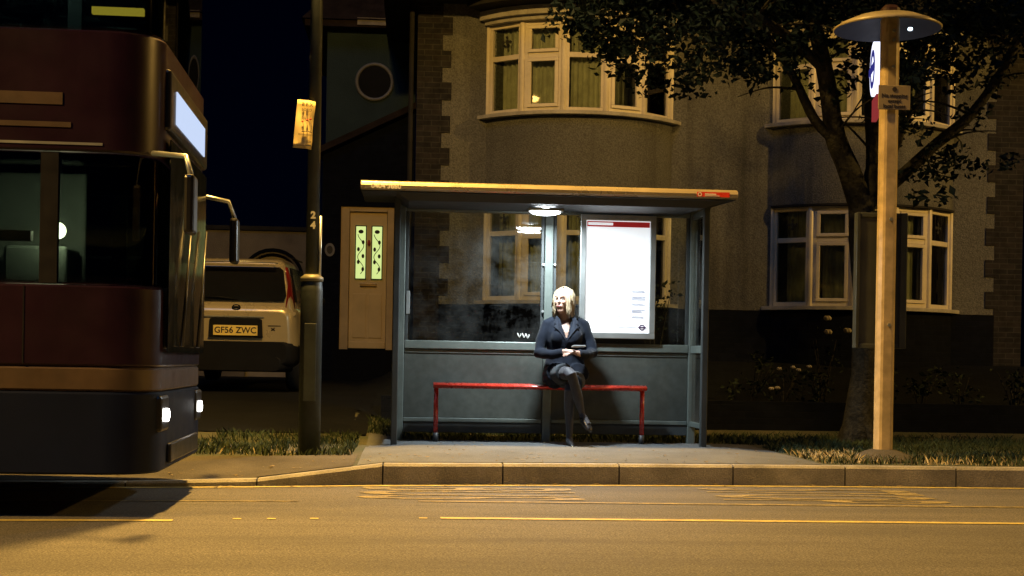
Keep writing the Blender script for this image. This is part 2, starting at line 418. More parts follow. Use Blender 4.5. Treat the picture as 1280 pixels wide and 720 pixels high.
# shelter pad: a low tarmac mound
def padz(x, y):
    e = min(x + .42, 3.35 - x, (14.1 - y) * .8, (y - yk(x) - .13) * .7); return gz(x, y) + .03 * sm(e / .5)
sheet('pavement', 'pad', rng(-.42, 3.35, 36), rng(0, 1, 14), .005, zf=padz, yf=lambda x, t: yk(x) + .13 + t * (13.95 - yk(x) - .13))
# kerb: bevelled stones laid end to end with dark joints
k = MB(); j = MB()
xs = [-.22 + .93 * i for i in range(-14, 36)]
for x0, x1 in zip(xs, xs[1:]):
    a = x0 + .006; b = x1 - .006
    n = 1 if x1 <= -.3 or x0 > 1 else 2
    for q in range(n):
        p, r_ = a + (b - a) * q / n, a + (b - a) * (q + 1) / n
        rings = []
        for x in (p, r_):
            y = yk(x); h = hk(x); ch = min(.02, h * .4)
            rings.append([(x, y, -.05), (x, y + .004, max(.005, h - ch)), (x, y + ch + .004, h), (x, y + .125, h + .001), (x, y + .125, -.05)])
        k.loft(rings, True, False)
    y = yk(x1); j.box(x1 - .0055, x1 + .0055, y + .012, y + .12, -.05, max(.01, hk(x1) - .012))
kb = k.build('kerb', 'kerb'); struct(kb)
jt = j.build('kerb_joint', 'joint'); struct(jt)

# painted lines and the stop legend
def stripe(m, pts, w, z=.004):
    for (x0, y0), (x1, y1) in zip(pts, pts[1:]):
        d = Vector((x1 - x0, y1 - y0)).normalized() * w / 2
        m.quad([(x0 + d.y, y0 - d.x, z), (x1 + d.y, y1 - d.x, z), (x1 - d.y, y1 + d.x, z), (x0 - d.y, y0 + d.x, z)])
m = MB()
stripe(m, [(x, yk(x) - .10) for x in rng(-12, 14, 60)], .075)
struct(m.build('kerb_line', 'line', fix=False))
m = MB(); stripe(m, [(.05, 9.57), (12, 9.6)], .075); stripe(m, [(-3.2, 9.3), (-.75, 9.47)], .04)
struct(m.build('stop_box_line', 'linew', fix=False))
m = MB(); stripe(m, [(.18, 8.56), (12, 8.56)], .085); stripe(m, [(-5, 8.05), (-1.38, 8.3)], .085)
for x in (.05, -.6, -.85, -1.05): stripe(m, [(x, 8.54 + x * .12), (x + .05, 8.54 + x * .12)], .05)
struct(m.build('lane_line', 'line', fix=False))
def legend(word, x0, x1, y0, y1):
    m = MB(); m.text(word, 1, Matrix.Identity(4), extrude=0, bold=.0)
    vs = [v.co for v in m.bm.verts]; ax = min(v.x for v in vs); bx = max(v.x for v in vs); ay = min(v.y for v in vs); by = max(v.y for v in vs)
    for v in m.bm.verts:      # reads along the lane: up = +X, left = +Y
        s_ = (v.co.x - ax) / (bx - ax); t_ = (v.co.y - ay) / (by - ay)
        v.co = (x0 + t_ * (x1 - x0), y1 - s_ * (y1 - y0), .004)
    return struct(m.build('road_legend', 'linew', fix=False))
legend('BUS', -.38, 1.22, 9.72, 10.62); legend('STOP', 2.2, 3.88, 9.74, 10.82)

# ------------------------------------------------------------------ the house
HY = 19.5
H0 = thing('semi_detached_house', 'pebble-dashed pair of houses with curved two-storey bays and brick quoins behind the bus shelter', 'house', (4.27, HY, .9))
HB = dict(parent=H0, world=True)
BR = 1.71; BA = math.asin(1.3 / BR); BC = HY + BR * math.cos(BA)
def arc(cx, r, n, a=BA): return [(cx + r * math.sin(t), BC - r * math.cos(t)) for t in rng(-a, a, n)]
XY = lambda x, y, c: (x, y, c)
m = MB()
m.box(.33, 8.21, HY, HY + .3, 1.74, 5.95)
m.build('front_wall', 'render', **HB)
m = MB(); m.box(-.02, .33, HY - .004, HY + .3, .2, 5.95); m.box(8.21, 8.62, HY - .004, HY + .3, .2, 5.95)
m.box(-.02, .28, HY + .3, 25, .2, 5.95); m.box(8.3, 8.62, HY + .3, 25, .2, 5.95); m.box(-.02, 8.62, 25, 25.3, .2, 5.95)
m.build('side_wall', 'brickq', **HB)
# toothed quoins: alternating brick blocks let into the render
m = MB(); z = 1.86; q = 0
while z < 5.7:
    w = .13 + random.uniform(-.015, .015)
    m.box(.3, .33 + w, HY - .012, HY + .02, z, z + .24 + random.uniform(-.01, .01)); m.box(8.21 - w, 8.25, HY - .012, HY + .02, z - .03, z + .21)
    z += .45
m.build('brick_quoin', 'brickq', **HB)
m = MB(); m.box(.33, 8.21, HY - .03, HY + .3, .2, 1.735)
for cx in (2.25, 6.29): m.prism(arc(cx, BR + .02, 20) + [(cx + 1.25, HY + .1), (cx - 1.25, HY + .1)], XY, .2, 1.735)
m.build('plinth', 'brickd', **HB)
for cx in (2.25, 6.29):
    m = MB()
    m.prism(arc(cx, BR, 24) + [(cx + 1.25, HY + .1), (cx - 1.25, HY + .1)], XY, 3.215, 4.3)
    m.build('bay_apron', 'render', **HB)
    m = MB(); m.prism(arc(cx, BR + .13, 24, BA * 1.02) + [(cx + 1.2, HY + .1), (cx - 1.2, HY + .1)], XY, 5.66, 5.78)
    m.prism(arc(cx, BR + .06, 24) + [(cx + 1.2, HY + .1), (cx - 1.2, HY + .1)], XY, 5.6, 5.657)
    m.build('bay_cornice', 'sill', **HB)

def bay_window(cx, z0, z1, zt, label):
    fr = MB(); pn = MB(); cu = MB(); lds = []
    P = arc(cx, BR - .02, 5)
    for i in range(5):
        a, b = Vector((*P[i], 0)), Vector((*P[i+1], 0)); d = (b - a).normalized(); L = (b - a).length
        F = Matrix(((d.x, -d.y, 0, a.x), (d.y, d.x, 0, a.y), (0, 0, 1, 0), (0, 0, 0, 1)))     # local: s along, +y inwards
        bx = lambda mb, s0, s1, y0, y1, q0, q1: mb.box(s0, s1, y0, y1, q0, q1, F)
        cas = i in (1, 3); e = .055
        bx(fr, 0.03, L - .03, 0, .07, z0, z0 + .06); bx(fr, .03, L - .03, 0, .07, z1 - .06, z1)
        bx(fr, .03, e + .02, -.002, .068, z0 + .06, z1 - .06); bx(fr, L - e - .02, L - .03, -.002, .068, z0 + .06, z1 - .06)
        bx(fr, e + .02, L - e - .02, .002, .066, zt - .035, zt + .035)
        if cas:
            for q0, q1 in ((z0 + .06, zt - .035), (zt + .035, z1 - .06)):
                s0, s1, t = e + .02, L - e - .02, .05
                bx(fr, s0, s1, -.022, .03, q0 + .004, q0 + t); bx(fr, s0, s1, -.022, .03, q1 - t, q1 - .004)
                bx(fr, s0, s0 + t, -.02, .028, q0 + t, q1 - t); bx(fr, s1 - t, s1, -.02, .028, q0 + t, q1 - t)
        bx(pn, .04, L - .04, .036, .042, z0 + .03, z1 - .03)
        # net curtain: hanging folds behind the glass
        ph = random.random() * 6; n = 44; fz = (z0 + .02, z1 - .02)
        col = [[cu.bm.verts.new(F @ Vector((L * k_ / n, .13 + .022 * math.sin(k_ * 1.15 + ph + .7 * math.sin(k_ * .37)) + .008 * math.sin(k_ * 3.1), zz))) for k_ in range(n + 1)] for zz in fz]
        for k_ in range(n): cu._f([col[0][k_], col[0][k_+1], col[1][k_+1], col[1][k_]], True)
        # leaded flower in the top light
        if i in (0, 2, 4):
            ld = MB(); lds.append(ld); c = (L / 2, (zt + z1) / 2 - .01)
            for ox, oz, r_ in ((0, 0, .04), (.055, 0, .028), (-.055, 0, .028), (0, .06, .03), (0, -.06, .03)):
                ld.prism([(c[0]+ox, c[1]+oz+r_), (c[0]+ox+r_*.8, c[1]+oz), (c[0]+ox, c[1]+oz-r_), (c[0]+ox-r_*.8, c[1]+oz)], lambda s_, z_, y_: F @ Vector((s_, y_, z_)), .029, .034)
            for s_ in (L * .36, L * .64): bx(ld, s_ - .003, s_ + .003, .03, .035, zt + .035, z1 - .06)
    for x, y in P: fr.tube([(x, y + .02, z0), (x, y + .02, z1)], .045, 8)
    w = fr.build('bay_window', 'upvc', H0, .006, True); w['label'] = label
    pn.build('pane', 'pane', w, 0, True); cu.build('net_curtain', 'net', w, 0, True, fix=False); [q_.build('leaded_motif', 'lead', w, 0, True) for q_ in lds]
    s = MB(); s.prism(arc(cx, BR + .1, 24, BA * 1.06) + [(cx + 1.2, HY + .1), (cx - 1.2, HY + .1)], XY, z0 - .055, z0 - .003); s.build('window_sill', 'sill', w, .006, True)
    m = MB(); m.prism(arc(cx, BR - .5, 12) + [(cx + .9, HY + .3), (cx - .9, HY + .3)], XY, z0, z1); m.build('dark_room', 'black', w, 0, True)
    if z0 < 3:
        m = MB(); m.prism(arc(cx, BR + .03, 24) + [(cx + 1.2, HY + .1), (cx - 1.2, HY + .1)], XY, z1 + .002, z1 + .03); m.build('lintel', 'soffit', w, 0, True)
for cx, side in ((2.25, 'left'), (6.29, 'right')):
    bay_window(cx, 1.8, 3.18, 2.72, 'ground floor white bay window with net curtains')
    bay_window(cx, 4.36, 5.6, 5.13, 'first floor white bay window with net curtains')
# roof, soffit
m = MB()
m.loft([[(-.5, 18.75, 5.98), (9.1, 18.75, 5.98), (9.1, 26, 5.98), (-.5, 26, 5.98)], [(2.5, 22.2, 9.4), (6, 22.2, 9.4), (6, 22.6, 9.4), (2.5, 22.6, 9.4)]], True, False)
m.build('roof', 'tile', **HB)
m = MB(); m.box(-.42, 9.0, 18.85, 25.8, 5.9, 5.975)
for cx in (2.25, 6.29): m.prism(arc(cx, BR + .4, 24) + [(cx + 1.4, HY), (cx - 1.4, HY)], XY, 5.795, 5.895)
m.build('soffit', 'soffit', **HB)
m = MB(); m.tube([(-.5, 18.7, 5.99), (9.1, 18.7, 5.99)], .055, 10); m.build('gutter', 'soffit', **HB)
m = MB(); m.tube([(-.1, HY - .05, 5.9), (-.1, HY - .05, .6)], .035, 10); m.build('drainpipe', 'soffit', **HB)
# set-back side wing with round window
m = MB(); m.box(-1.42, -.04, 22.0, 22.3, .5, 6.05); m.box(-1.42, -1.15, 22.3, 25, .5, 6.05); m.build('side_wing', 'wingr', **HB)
m = MB(); m.box(-1.75, -.1, 21.75, 25.6, 6.06, 6.16); m.loft([[(-1.8, 21.7, 6.165), (0, 21.7, 6.165), (0, 25.7, 6.165), (-1.8, 25.7, 6.165)], [(-.3, 23.2, 8), (0, 23.2, 8), (0, 24.2, 8), (-.3, 24.2, 8)]], True, False); m.build('wing_roof', 'tile', **HB)
m = MB(); m.box(-.95, -.3, 21.72, 21.745, 6.09, 6.2); m.build('fascia', 'fascia', **HB)
m = MB(); N = 40
tor = []
for a in rng(0, 2 * math.pi, N)[:-1]:
    tor.append([(-.68 + math.cos(a) * (.275 + .028 * math.cos(b)), 21.99 + .028 * math.sin(b), 5.27 + math.sin(a) * (.275 + .028 * math.cos(b))) for b in rng(0, 2 * math.pi, 8)[:-1]])
tor.append(tor[0]); m.loft(tor, False)
w = m.build('round_window', 'ring', **HB)
m = MB(); m.prism([(-.68 + .27 * math.cos(a), 5.27 + .27 * math.sin(a)) for a in rng(0, 2 * math.pi, N)[:-1]], lambda x, z, y: (x, y, z), 21.985, 21.997); m.build('pane', 'roomdark', w, 0, True)
# lean-to porch with the front door
PY = 21.4
m = MB(); m.prism([(-1.42, .5), (-1.13, .5), (-1.13, 3.27), (-.33, 3.27), (-.33, .5), (-.04, .5), (-.04, 4.7), (-1.42, 4.02)], lambda x, z, y: (x, y, z), PY, PY + .25)
m.box(-1.42, -1.17, PY + .25, 21.98, .5, 3.98); m.build('porch_wall', 'brickd', **HB)
m = MB(); m.prism([(-1.55, 4.0), (-.03, 4.75), (-.03, 4.85), (-1.55, 4.1)], lambda x, z, y: (x, y, z), PY - .12, 21.98); m.build('porch_roof', 'tile', **HB)
m = MB(); m.box(-1.2, -.25, PY - .5, PY + .2, .5, 1.1); m.build('door_step', 'drive', **HB)
m = MB(); m.box(-1.13, -1.0, PY + .03, PY + .12, 1.1, 3.27); m.box(-.43, -.33, PY + .03, PY + .12, 1.1, 3.27); m.box(-1.0, -.43, PY + .03, PY + .12, 3.19, 3.27)
df = m.build('door_frame', 'doorframe', H0, .006, True)
d0, d1 = -.995, -.435
m = MB(); m.box(d0, d1, PY + .07, PY + .11, 1.12, 3.185)
for a, b in ((d0 + .06, -.735), (-.695, d1 - .06)):     # two lower raised panels
    m.box(a, b, PY + .058, PY + .07, 1.28, 1.95)
m.box(d0 + .01, d1 - .01, PY + .055, PY + .07, 1.12, 1.22)
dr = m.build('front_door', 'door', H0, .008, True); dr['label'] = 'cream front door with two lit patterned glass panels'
for a, b in ((-.9, -.755), (-.655, -.51)):
    m = MB(); m.box(a, b, PY + .056, PY + .069, 2.18, 2.97); m.build('door_glass', 'doorglass', dr, 0, True)
    m = MB(); m.box(a - .015, b + .015, PY + .05, PY + .056, 2.165, 2.18); m.box(a - .015, b + .015, PY + .05, PY + .056, 2.97, 2.985); m.box(a - .015, a, PY + .05, PY + .056, 2.18, 2.97); m.box(b, b + .015, PY + .05, PY + .056, 2.18, 2.97)
    cx = (a + b) / 2; pts = []
    for t in rng(0, 1, 26): pts.append((cx + .045 * math.sin(t * 11), PY + .054, 2.25 + t * .6))
    m.tube(pts, .006, 6)
    for t, s_ in ((.12, 1), (.3, -1), (.45, 1), (.62, -1), (.8, 1)):
        m.prism([(cx + s_ * (.035 + .022 * math.cos(q)), 2.25 + t * .6 + .034 * math.sin(q)) for q in rng(0, 2 * math.pi, 8)[:-1]], lambda x, z, y: (x, y, z), PY + .05, PY + .0555)
    m.prism([(cx + .04 * math.cos(q), 2.89 + .03 * math.sin(q)) for q in rng(0, 2 * math.pi, 10)[:-1]], lambda x, z, y: (x, y, z), PY + .05, PY + .0555)
    m.build('leading', 'lead', dr, 0, True)
m = MB(); m.box(-.83, -.58, PY + .045, PY + .07, 2.06, 2.11); m.build('letter_box', 'brass', dr, .004, True)
m = MB(); m.ell((-.705, PY + .05, 2.72), (.025, .02, .045)); m.build('knocker', 'redink', dr, 0, True)
m = MB(); m.prism([(-1.29 + .075 * math.cos(q), 2.6 + .1 * math.sin(q)) for q in rng(0, 2 * math.pi, 20)[:-1]], lambda x, z, y: (x, y, z), PY - .015, PY - .002); m.build('house_plaque', 'ring', **HB)
m = MB(); m.prism([(-1.29 + .045 * math.cos(q), 2.6 + .062 * math.sin(q)) for q in rng(0, 2 * math.pi, 20)[:-1]], lambda x, z, y: (x, y, z), PY - .02, PY - .016); m.build('plaque_face', 'lead', **HB)

# ------------------------------------------------------------------ garage with arch, left
G0 = thing('garage', 'flat-topped rendered garage with a pale arched doorway behind the parked car', 'garage', (-2.5, 24, .6))
m = MB()
arcp = [(-2.4 + .44 * math.cos(a), 2.3 + .42 * math.sin(a)) for a in rng(math.pi, 0, 14)]
m.prism([(-5, .5), (-2.84, .5)] + arcp + [(-1.96, .5), (-1.45, .5), (-1.45, 3.1), (-5, 3.1)], lambda x, z, y: (x, y, z), 24, 24.3)
m.build('garage_wall', 'garage', G0, 0, True)
m = MB(); m.prism([(-2.4 + r_ * .47 * math.cos(a), 2.3 + r_ * .45 * math.sin(a)) for r_, a in [(1, t) for t in rng(math.pi, 0, 14)] + [(1.12, t) for t in rng(0, math.pi, 14)]], lambda x, z, y: (x, y, z), 23.975, 24.02); m.build('arch_brick', 'brickd', G0, 0, True)
m = MB(); m.box(-2.84, -1.96, 24.12, 24.16, .5, 2.8); m.build('garage_door', 'garaged', G0, 0, True)
m = MB(); m.box(-5.05, -1.4, 23.96, 27, 3.1, 3.17); m.build('coping', 'soffit', G0, 0, True)

# ------------------------------------------------------------------ low garden walls
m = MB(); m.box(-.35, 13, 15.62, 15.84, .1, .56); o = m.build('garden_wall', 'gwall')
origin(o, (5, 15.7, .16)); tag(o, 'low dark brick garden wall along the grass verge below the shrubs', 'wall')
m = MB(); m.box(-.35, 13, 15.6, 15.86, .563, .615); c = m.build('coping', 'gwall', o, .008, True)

# ------------------------------------------------------------------ foliage helpers
def leaves(me_name, clumps, per, size, seed, flat=.3):
    rnd = random.Random(seed); V = []; F = []
    for (c, r) in clumps:
        c = Vector(c); n = int(per * (r[0] * r[1] * r[2]) ** (2 / 3) if not isinstance(r, float) else per * r * r)
        rr = r if not isinstance(r, float) else (r, r, r)
        for _ in range(n):
            d = Vector((rnd.gauss(0, 1), rnd.gauss(0, 1), rnd.gauss(0, 1))).normalized() * (rnd.random() ** .45)
            p = c + Vector((d.x * rr[0], d.y * rr[1], d.z * rr[2]))
            if noise.noise(p * 3.1 + Vector((seed, 0, 0))) < -.12: continue        # gaps
            s = size * (rnd.uniform(.45, 1.0) if rnd.random() < .6 else rnd.uniform(.8, 1.45))
            a = Vector((rnd.gauss(0, 1), rnd.gauss(0, 1), rnd.gauss(0, .6) - .35)).normalized()
            u = a.cross(Vector((rnd.gauss(0, 1), rnd.gauss(0, 1), rnd.gauss(0, 1)))).normalized()
            w = a.cross(u) * s * flat
            i = len(V); h = s * .5
            V += [p - a * h, p + u * h * .62 + w * .5, p + a * h, p - u * h * .62 + w * .5]
            F += [(i, i + 1, i + 2), (i, i + 2, i + 3)]
    me = bpy.data.meshes.new(me_name); me.from_pydata([tuple(v) for v in V], [], F); me.update(); return me

# ------------------------------------------------------------------ street tree
TB = (4.66, 14.46, .16)
t0 = thing('street_tree', 'street tree with leaning forked trunk and dark crown beside the bus stop post', 'tree', TB)
m = MB()
def limb(pts, r0, r1, n=10):
    P = []; K = len(pts) - 1
    for i in range(K):
        a = Vector(pts[max(i-1, 0)]); b = Vector(pts[i]); c = Vector(pts[i+1]); d = Vector(pts[min(i+2, K)])
        for t in rng(0, 1, 4)[:-1]:
            P.append(.5 * ((2*b) + (c-a)*t + (2*a-5*b+4*c-d)*t*t + (3*b-a-3*c+d)*t**3))
    P.append(Vector(pts[-1]))
    L = len(P) - 1
    rad = [(r0 + (r1 - r0) * i / L) * (1 + .08 * noise.noise(p * 4)) for i, p in enumerate(P)]
    m.tube(P, rad, n); return P
trunk = [(4.64, 14.46, .1), (4.65, 14.46, .35), (4.7, 14.46, .9), (4.7, 14.46, 1.7), (4.64, 14.46, 2.3), (4.66, 14.46, 2.75)]
P = []
for p in trunk: P.append(p)
m.tube(P, [.23, .155, .122, .115, .115, .145], 14)
for a, l in ((2.6, .2), (.4, .24), (4.0, .18), (5.4, .22)):      # root flare
    m.tube([(4.65 + math.cos(a) * l, 14.46 + math.sin(a) * l, .1), (4.65 + math.cos(a) * l * .55, 14.46 + math.sin(a) * l * .55, .24), (4.65, 14.46, .6)], [.07, .09, .06], 8)
tips = []
def br(pts, r0, r1): tips.append(limb(pts, r0, r1))
br([(4.66, 14.46, 2.6), (4.5, 14.4, 3.0), (4.31, 14.3, 3.35), (4.2, 14.2, 3.8), (4.02, 14.0, 4.3), (3.8, 13.8, 4.8), (3.5, 13.5, 5.6)], .13, .05)
br([(4.66, 14.46, 2.62), (4.8, 14.5, 3.05), (4.78, 14.55, 3.7), (4.82, 14.6, 4.4), (5.0, 14.8, 5.4)], .11, .05)
br([(4.74, 14.48, 2.7), (5.05, 14.5, 2.95), (5.4, 14.4, 3.3), (5.75, 14.3, 3.62), (6.05, 14.2, 4.1), (6.2, 14.1, 4.5), (6.6, 14, 5.2)], .075, .03)
br([(4.33, 14.3, 3.3), (4.08, 14.25, 3.5), (3.85, 14.2, 3.9), (3.6, 14.1, 4.2), (3.0, 13.9, 4.5)], .06, .025)
br([(4.12, 14.1, 4.0), (3.5, 13.8, 4.35), (2.7, 13.5, 4.5), (1.9, 13.3, 4.55)], .06, .018)
br([(4.78, 14.55, 3.4), (5.1, 14.8, 3.8), (5.4, 15, 4.5), (5.7, 15.2, 5.2)], .05, .025)
br([(4.8, 14.55, 3.6), (4.6, 14.1, 4.0), (4.55, 13.7, 4.5), (4.5, 13.3, 5.2)], .05, .025)
br([(4.78, 14.5, 2.95), (4.95, 14.2, 3.3), (4.9, 13.9, 3.8), (5.0, 13.7, 4.4)], .045, .02)
br([(3.85, 13.85, 4.6), (3.2, 13.4, 5.2), (2.6, 13.2, 5.6)], .05, .02)
rt = random.Random(3)
for P_ in list(tips):
    for _ in range(9):
        b = P_[rt.randrange(len(P_) // 3, len(P_))]
        d = Vector((rt.uniform(-1, 1), rt.uniform(-1, 1), rt.uniform(-.25, .7))).normalized() * rt.uniform(.35, .9)
        limb([b, b + d * .5 + Vector((0, 0, .06)), b + d], .016, .004, 5)
m.build('trunk', 'bark', t0, 0, True)
cl = []
CP = [(1.45, 4.35, .3), (1.75, 4.3, .34), (2.0, 4.15, .36), (2.3, 3.98, .36), (2.62, 4.05, .4), (2.7, 3.72, .24), (2.95, 4.15, .4), (3.3, 4.25, .42), (3.3, 3.9, .26), (3.65, 4.35, .42), (3.75, 3.98, .26), (4.05, 4.45, .42),
      (1.7, 4.7, .4), (2.1, 4.7, .5), (2.5, 4.6, .5), (3.0, 4.75, .55), (3.5, 4.9, .55), (4.0, 4.95, .6), (4.5, 4.75, .5), (4.6, 4.3, .34), (4.95, 4.5, .45), (4.85, 3.85, .3), (5.0, 4.1, .36), (4.7, 3.55, .2), (5.1, 3.6, .26),
      (5.35, 4.45, .45), (5.7, 4.6, .5), (6.1, 4.7, .5), (6.45, 4.5, .42), (6.6, 4.85, .55), (5.35, 3.08, .24), (5.62, 3.2, .26), (5.1, 3.05, .2), (5.05, 2.75, .16), (5.75, 3.0, .16), (5.45, 4.0, .26), (6.3, 4.15, .22), (2.2, 4.4, .45), (4.35, 3.9, .2), (5.0, 3.3, .2)]
for x, z, r in CP:
    for q in range(2):
        cl.append(((x + rt.uniform(-.12, .12), 14.1 + rt.uniform(-.75, .6) - (.5 if x < 3 else 0), z + rt.uniform(-.08, .08)), (r * rt.uniform(.8, 1.05), r * 1.1, r * rt.uniform(.75, 1.0))))
for _ in range(70):      # upper crown above the frame
    a = rt.uniform(0, 6.28); q = rt.random() ** .5 * 2.6
    cl.append(((4.2 + q * math.cos(a), 14.3 + q * .75 * math.sin(a), rt.uniform(5.1, 6.9) - q * .35), (.55, .55, .45)))
for P_ in tips:
    for b in P_[len(P_)//2::3]: cl.append((tuple(b), (.22, .22, .2)))
me = leaves('crown', cl, 1650, .085, 11)
link('crown', me, 'leaf', t0, 0, True)

# ------------------------------------------------------------------ garden plants
def plant(name, label, cat, x, y, w, h, mat, seed, size=.07, group=None, dens=900, stems=5):
    z = gz(x, y); p = thing(name, label, cat, (x, y, z), 0, group)
    rr = random.Random(seed); m = MB(); cl = []
    for _ in range(stems):
        a = rr.uniform(0, 6.28); l = rr.uniform(.3, .9) * w * .5; q = (x + l * math.cos(a), y + l * .6 * math.sin(a), z + h * rr.uniform(.55, .95))
        m.tube([(x, y, z - .03), (x + (q[0]-x) * .4, y + (q[1]-y) * .4, z + h * .4), q], [.012, .009, .004], 5)
        cl.append((q, (w * .22, w * .2, h * .2)))
    for _ in range(stems): cl.append(((x + rr.uniform(-.35, .35) * w, y + rr.uniform(-.2, .2) * w, z + h * rr.uniform(.25, .7)), (w * .24, w * .22, h * .22)))
    m.build('stem', 'bark', p, 0, True)
    link('foliage', leaves('foliage', cl, dens, size, seed), mat, p, 0, True)
    return p
SH = [(3.95, 16.3, .75, .62, 'shrub', 'low spreading shrub by the right end of the shelter'), (4.75, 16.25, .6, .55, 'shrubd', 'small dark shrub just left of the tree trunk'),
      (5.5, 16.35, .5, .75, 'shrub', 'upright leafy shrub right of the bus stop post'), (5.95, 16.2, .5, .55, 'shrub', 'rounded shrub second to the right of the bus stop post'),
      (6.45, 16.25, .55, .55, 'shrub', 'rounded pale-edged shrub near the right end of the garden wall'), (7.15, 16.3, .6, .58, 'shrub', 'shrub at the right edge of the view above the garden wall'),
      (2.95, 17.2, .7, 1.35, 'shrubd', 'tall dark bush seen through the shelter glass beside the poster')]
for i, (x, y, w, h, mt, lb) in enumerate(SH): plant('garden_shrub', lb, 'shrub', x, y, w, h, mt, 20 + i, group='shrubs behind the garden wall')
def bloom(p, pts, r):
    for q in pts:
        m = MB()
        for k_ in range(6):
            a = k_ * 1.05; m.ell((q[0] + r * .5 * math.cos(a), q[1] + r * .4 * math.sin(a), q[2] + .15 * r * (k_ % 2)), (r * .62, r * .5, r * .6), None, 7, 5)
        m.build('rose', 'petal', p, 0, True)
p = plant('rose_bush', 'tall thin rose bush with three pale blooms left of the tree', 'rose bush', 4.86, 16.4, .45, 1.0, 'shrubd', 41, .06, dens=500)
bloom(p, [(4.83, 16.2, 1.53), (4.84, 16.2, 1.37), (5.07, 16.2, 1.39)], .045)
p = plant('rose_bush', 'low rose bush with small pale blooms between shelter and tree', 'rose bush', 4.3, 16.15, .8, .6, 'shrubd', 42, .06, dens=700)
bloom(p, [(4.2, 15.95, .93), (4.36, 15.95, .95), (4.42, 15.93, .92), (4.55, 15.95, .96)], .028)
bloom(p, [(4.1, 15.9, .7), (4.17, 15.9, .71)], .03)

# ------------------------------------------------------------------ grass
def grass(name, areas, n, mat, hgt, seed):
    rr = random.Random(seed); V = []; F = []
    for (x0, x1, y0, y1, dens) in areas:
        for _ in range(int(n * dens * (x1 - x0) * (y1 - y0))):
            x = rr.uniform(x0, x1); y = rr.uniform(y0, y1)
            if y < yk(x) + .2 or (-.5 < x < 3.4 and y < 13.95): continue
            if noise.noise(Vector((x * 1.7, y * 1.7, seed))) < -.25: continue
            z = gz(x, y) - .005; h = hgt * rr.uniform(.4, 1.2); a = rr.uniform(0, 6.28); w = .006
            dx, dy = math.cos(a) * w, math.sin(a) * w; lx, ly = rr.gauss(0, .4) * h, rr.gauss(0, .4) * h
            i = len(V); V += [(x - dx, y - dy, z), (x + dx, y + dy, z), (x + lx * .4 + dx * .6, y + ly * .4 + dy * .6, z + h * .6), (x + lx, y + ly, z + h)]
            F += [(i, i+1, i+2), (i, i+2, i+3)]
    me = bpy.data.meshes.new(name); me.from_pydata(V, [], F); o = link(name, me, mat); o['kind'] = 'stuff'; return o
grass('grass', [(-2.6, -.42, 11.7, 13.6, 1.3), (-.45, 3.4, 13.9, 15.55, .9), (3.3, 8.5, 11.3, 15.55, 1)], 900, 'grass', .075, 5)
grass('dry_grass', [(3.3, 4.0, 11.5, 12.6, .8), (3.3, 3.75, 11.7, 12.4, 2.4), (4.15, 8, 11.35, 11.9, .35), (-2.4, -.5, 11.7, 12.3, .12)], 650, 'straw', .07, 9)

# fallen leaves and grit along the gutter, verge edge and pad
rl = random.Random(31); V = []; F = []
for _ in range(420):
    x = rl.uniform(-2.2, 7.5); k_ = rl.random()
    if k_ < .3: y = yk(x) - rl.random() ** 2 * .35; z = .006
    elif k_ < .75: y = yk(x) + .15 + rl.random() ** 1.5 * .6; z = (padz(x, y) if -.42 < x < 3.35 else gz(x, y)) + .012
    else:
        x = rl.uniform(-.3, 3.2); y = rl.uniform(11.4, 13.8); z = padz(x, y) + .012
    r_ = rl.uniform(.008, .028); a = rl.uniform(0, 6.28); i = len(V)
    V += [(x + r_ * math.cos(a), y + r_ * math.sin(a), z + rl.uniform(0, .008)), (x + r_ * .5 * math.cos(a + 1.6), y + r_ * .5 * math.sin(a + 1.6), z), (x - r_ * math.cos(a), y - r_ * math.sin(a), z + rl.uniform(0, .008)), (x - r_ * .5 * math.cos(a + 1.6), y - r_ * .5 * math.sin(a + 1.6), z)]
    F.append((i, i+1, i+2, i+3))
me = bpy.data.meshes.new('leaf_litter'); me.from_pydata(V, [], F); o = link('leaf_litter', me, 'litter'); o['kind'] = 'stuff'

# ------------------------------------------------------------------ shelter
SY = R(.6); SP = (1.285, 13.55, .16)
S0 = thing('bus_shelter', 'grey metal and glass bus shelter with gold-lit flat roof and lamp', 'bus shelter', SP, SY)
hw = 1.415                                     # local: x along, -y towards the road
SZ = lambda z: z - .16
for x in (-hw, 0, hw):
    m = MB(); w = .075 if x else .085
    m.box(x - w / 2, x + w / 2, -.05, .05, 0, SZ(2.5)); m.build('post', 'shelter', S0, .008)
    m = MB(); m.box(x - .08, x + .08, -.1, .1, -.02, .018)
    for bx_ in (-.055, .055): m.tube([(x + bx_, -.07, .018), (x + bx_, -.07, .034)], .012, 6)
    m.build('base_plate', 'shelterd', S0, .003)
FD = -.58
for s in (-1, 1):
    x = s * hw + (-.045 if s < 0 else .0)
    m = MB(); m.box(x - .03, x + .03, FD - .035, FD + .035, 0, SZ(2.45)); m.build('front_post', 'shelterd', S0, .008)
    m = MB(); m.box(x - .022, x + .022, FD + .036, -.052, SZ(2.36), SZ(2.42)); m.box(x - .022, x + .022, FD + .036, -.052, .2, .25); m.box(x - .022, x + .022, FD + .036, -.052, SZ(1.07), SZ(1.14)); m.build('end_rail', 'shelter', S0, .005)
    m = MB(); m.box(x - .004, x + .004, FD + .036, -.052, .252, SZ(2.358)); m.build('end_glass', 'sglass', S0)
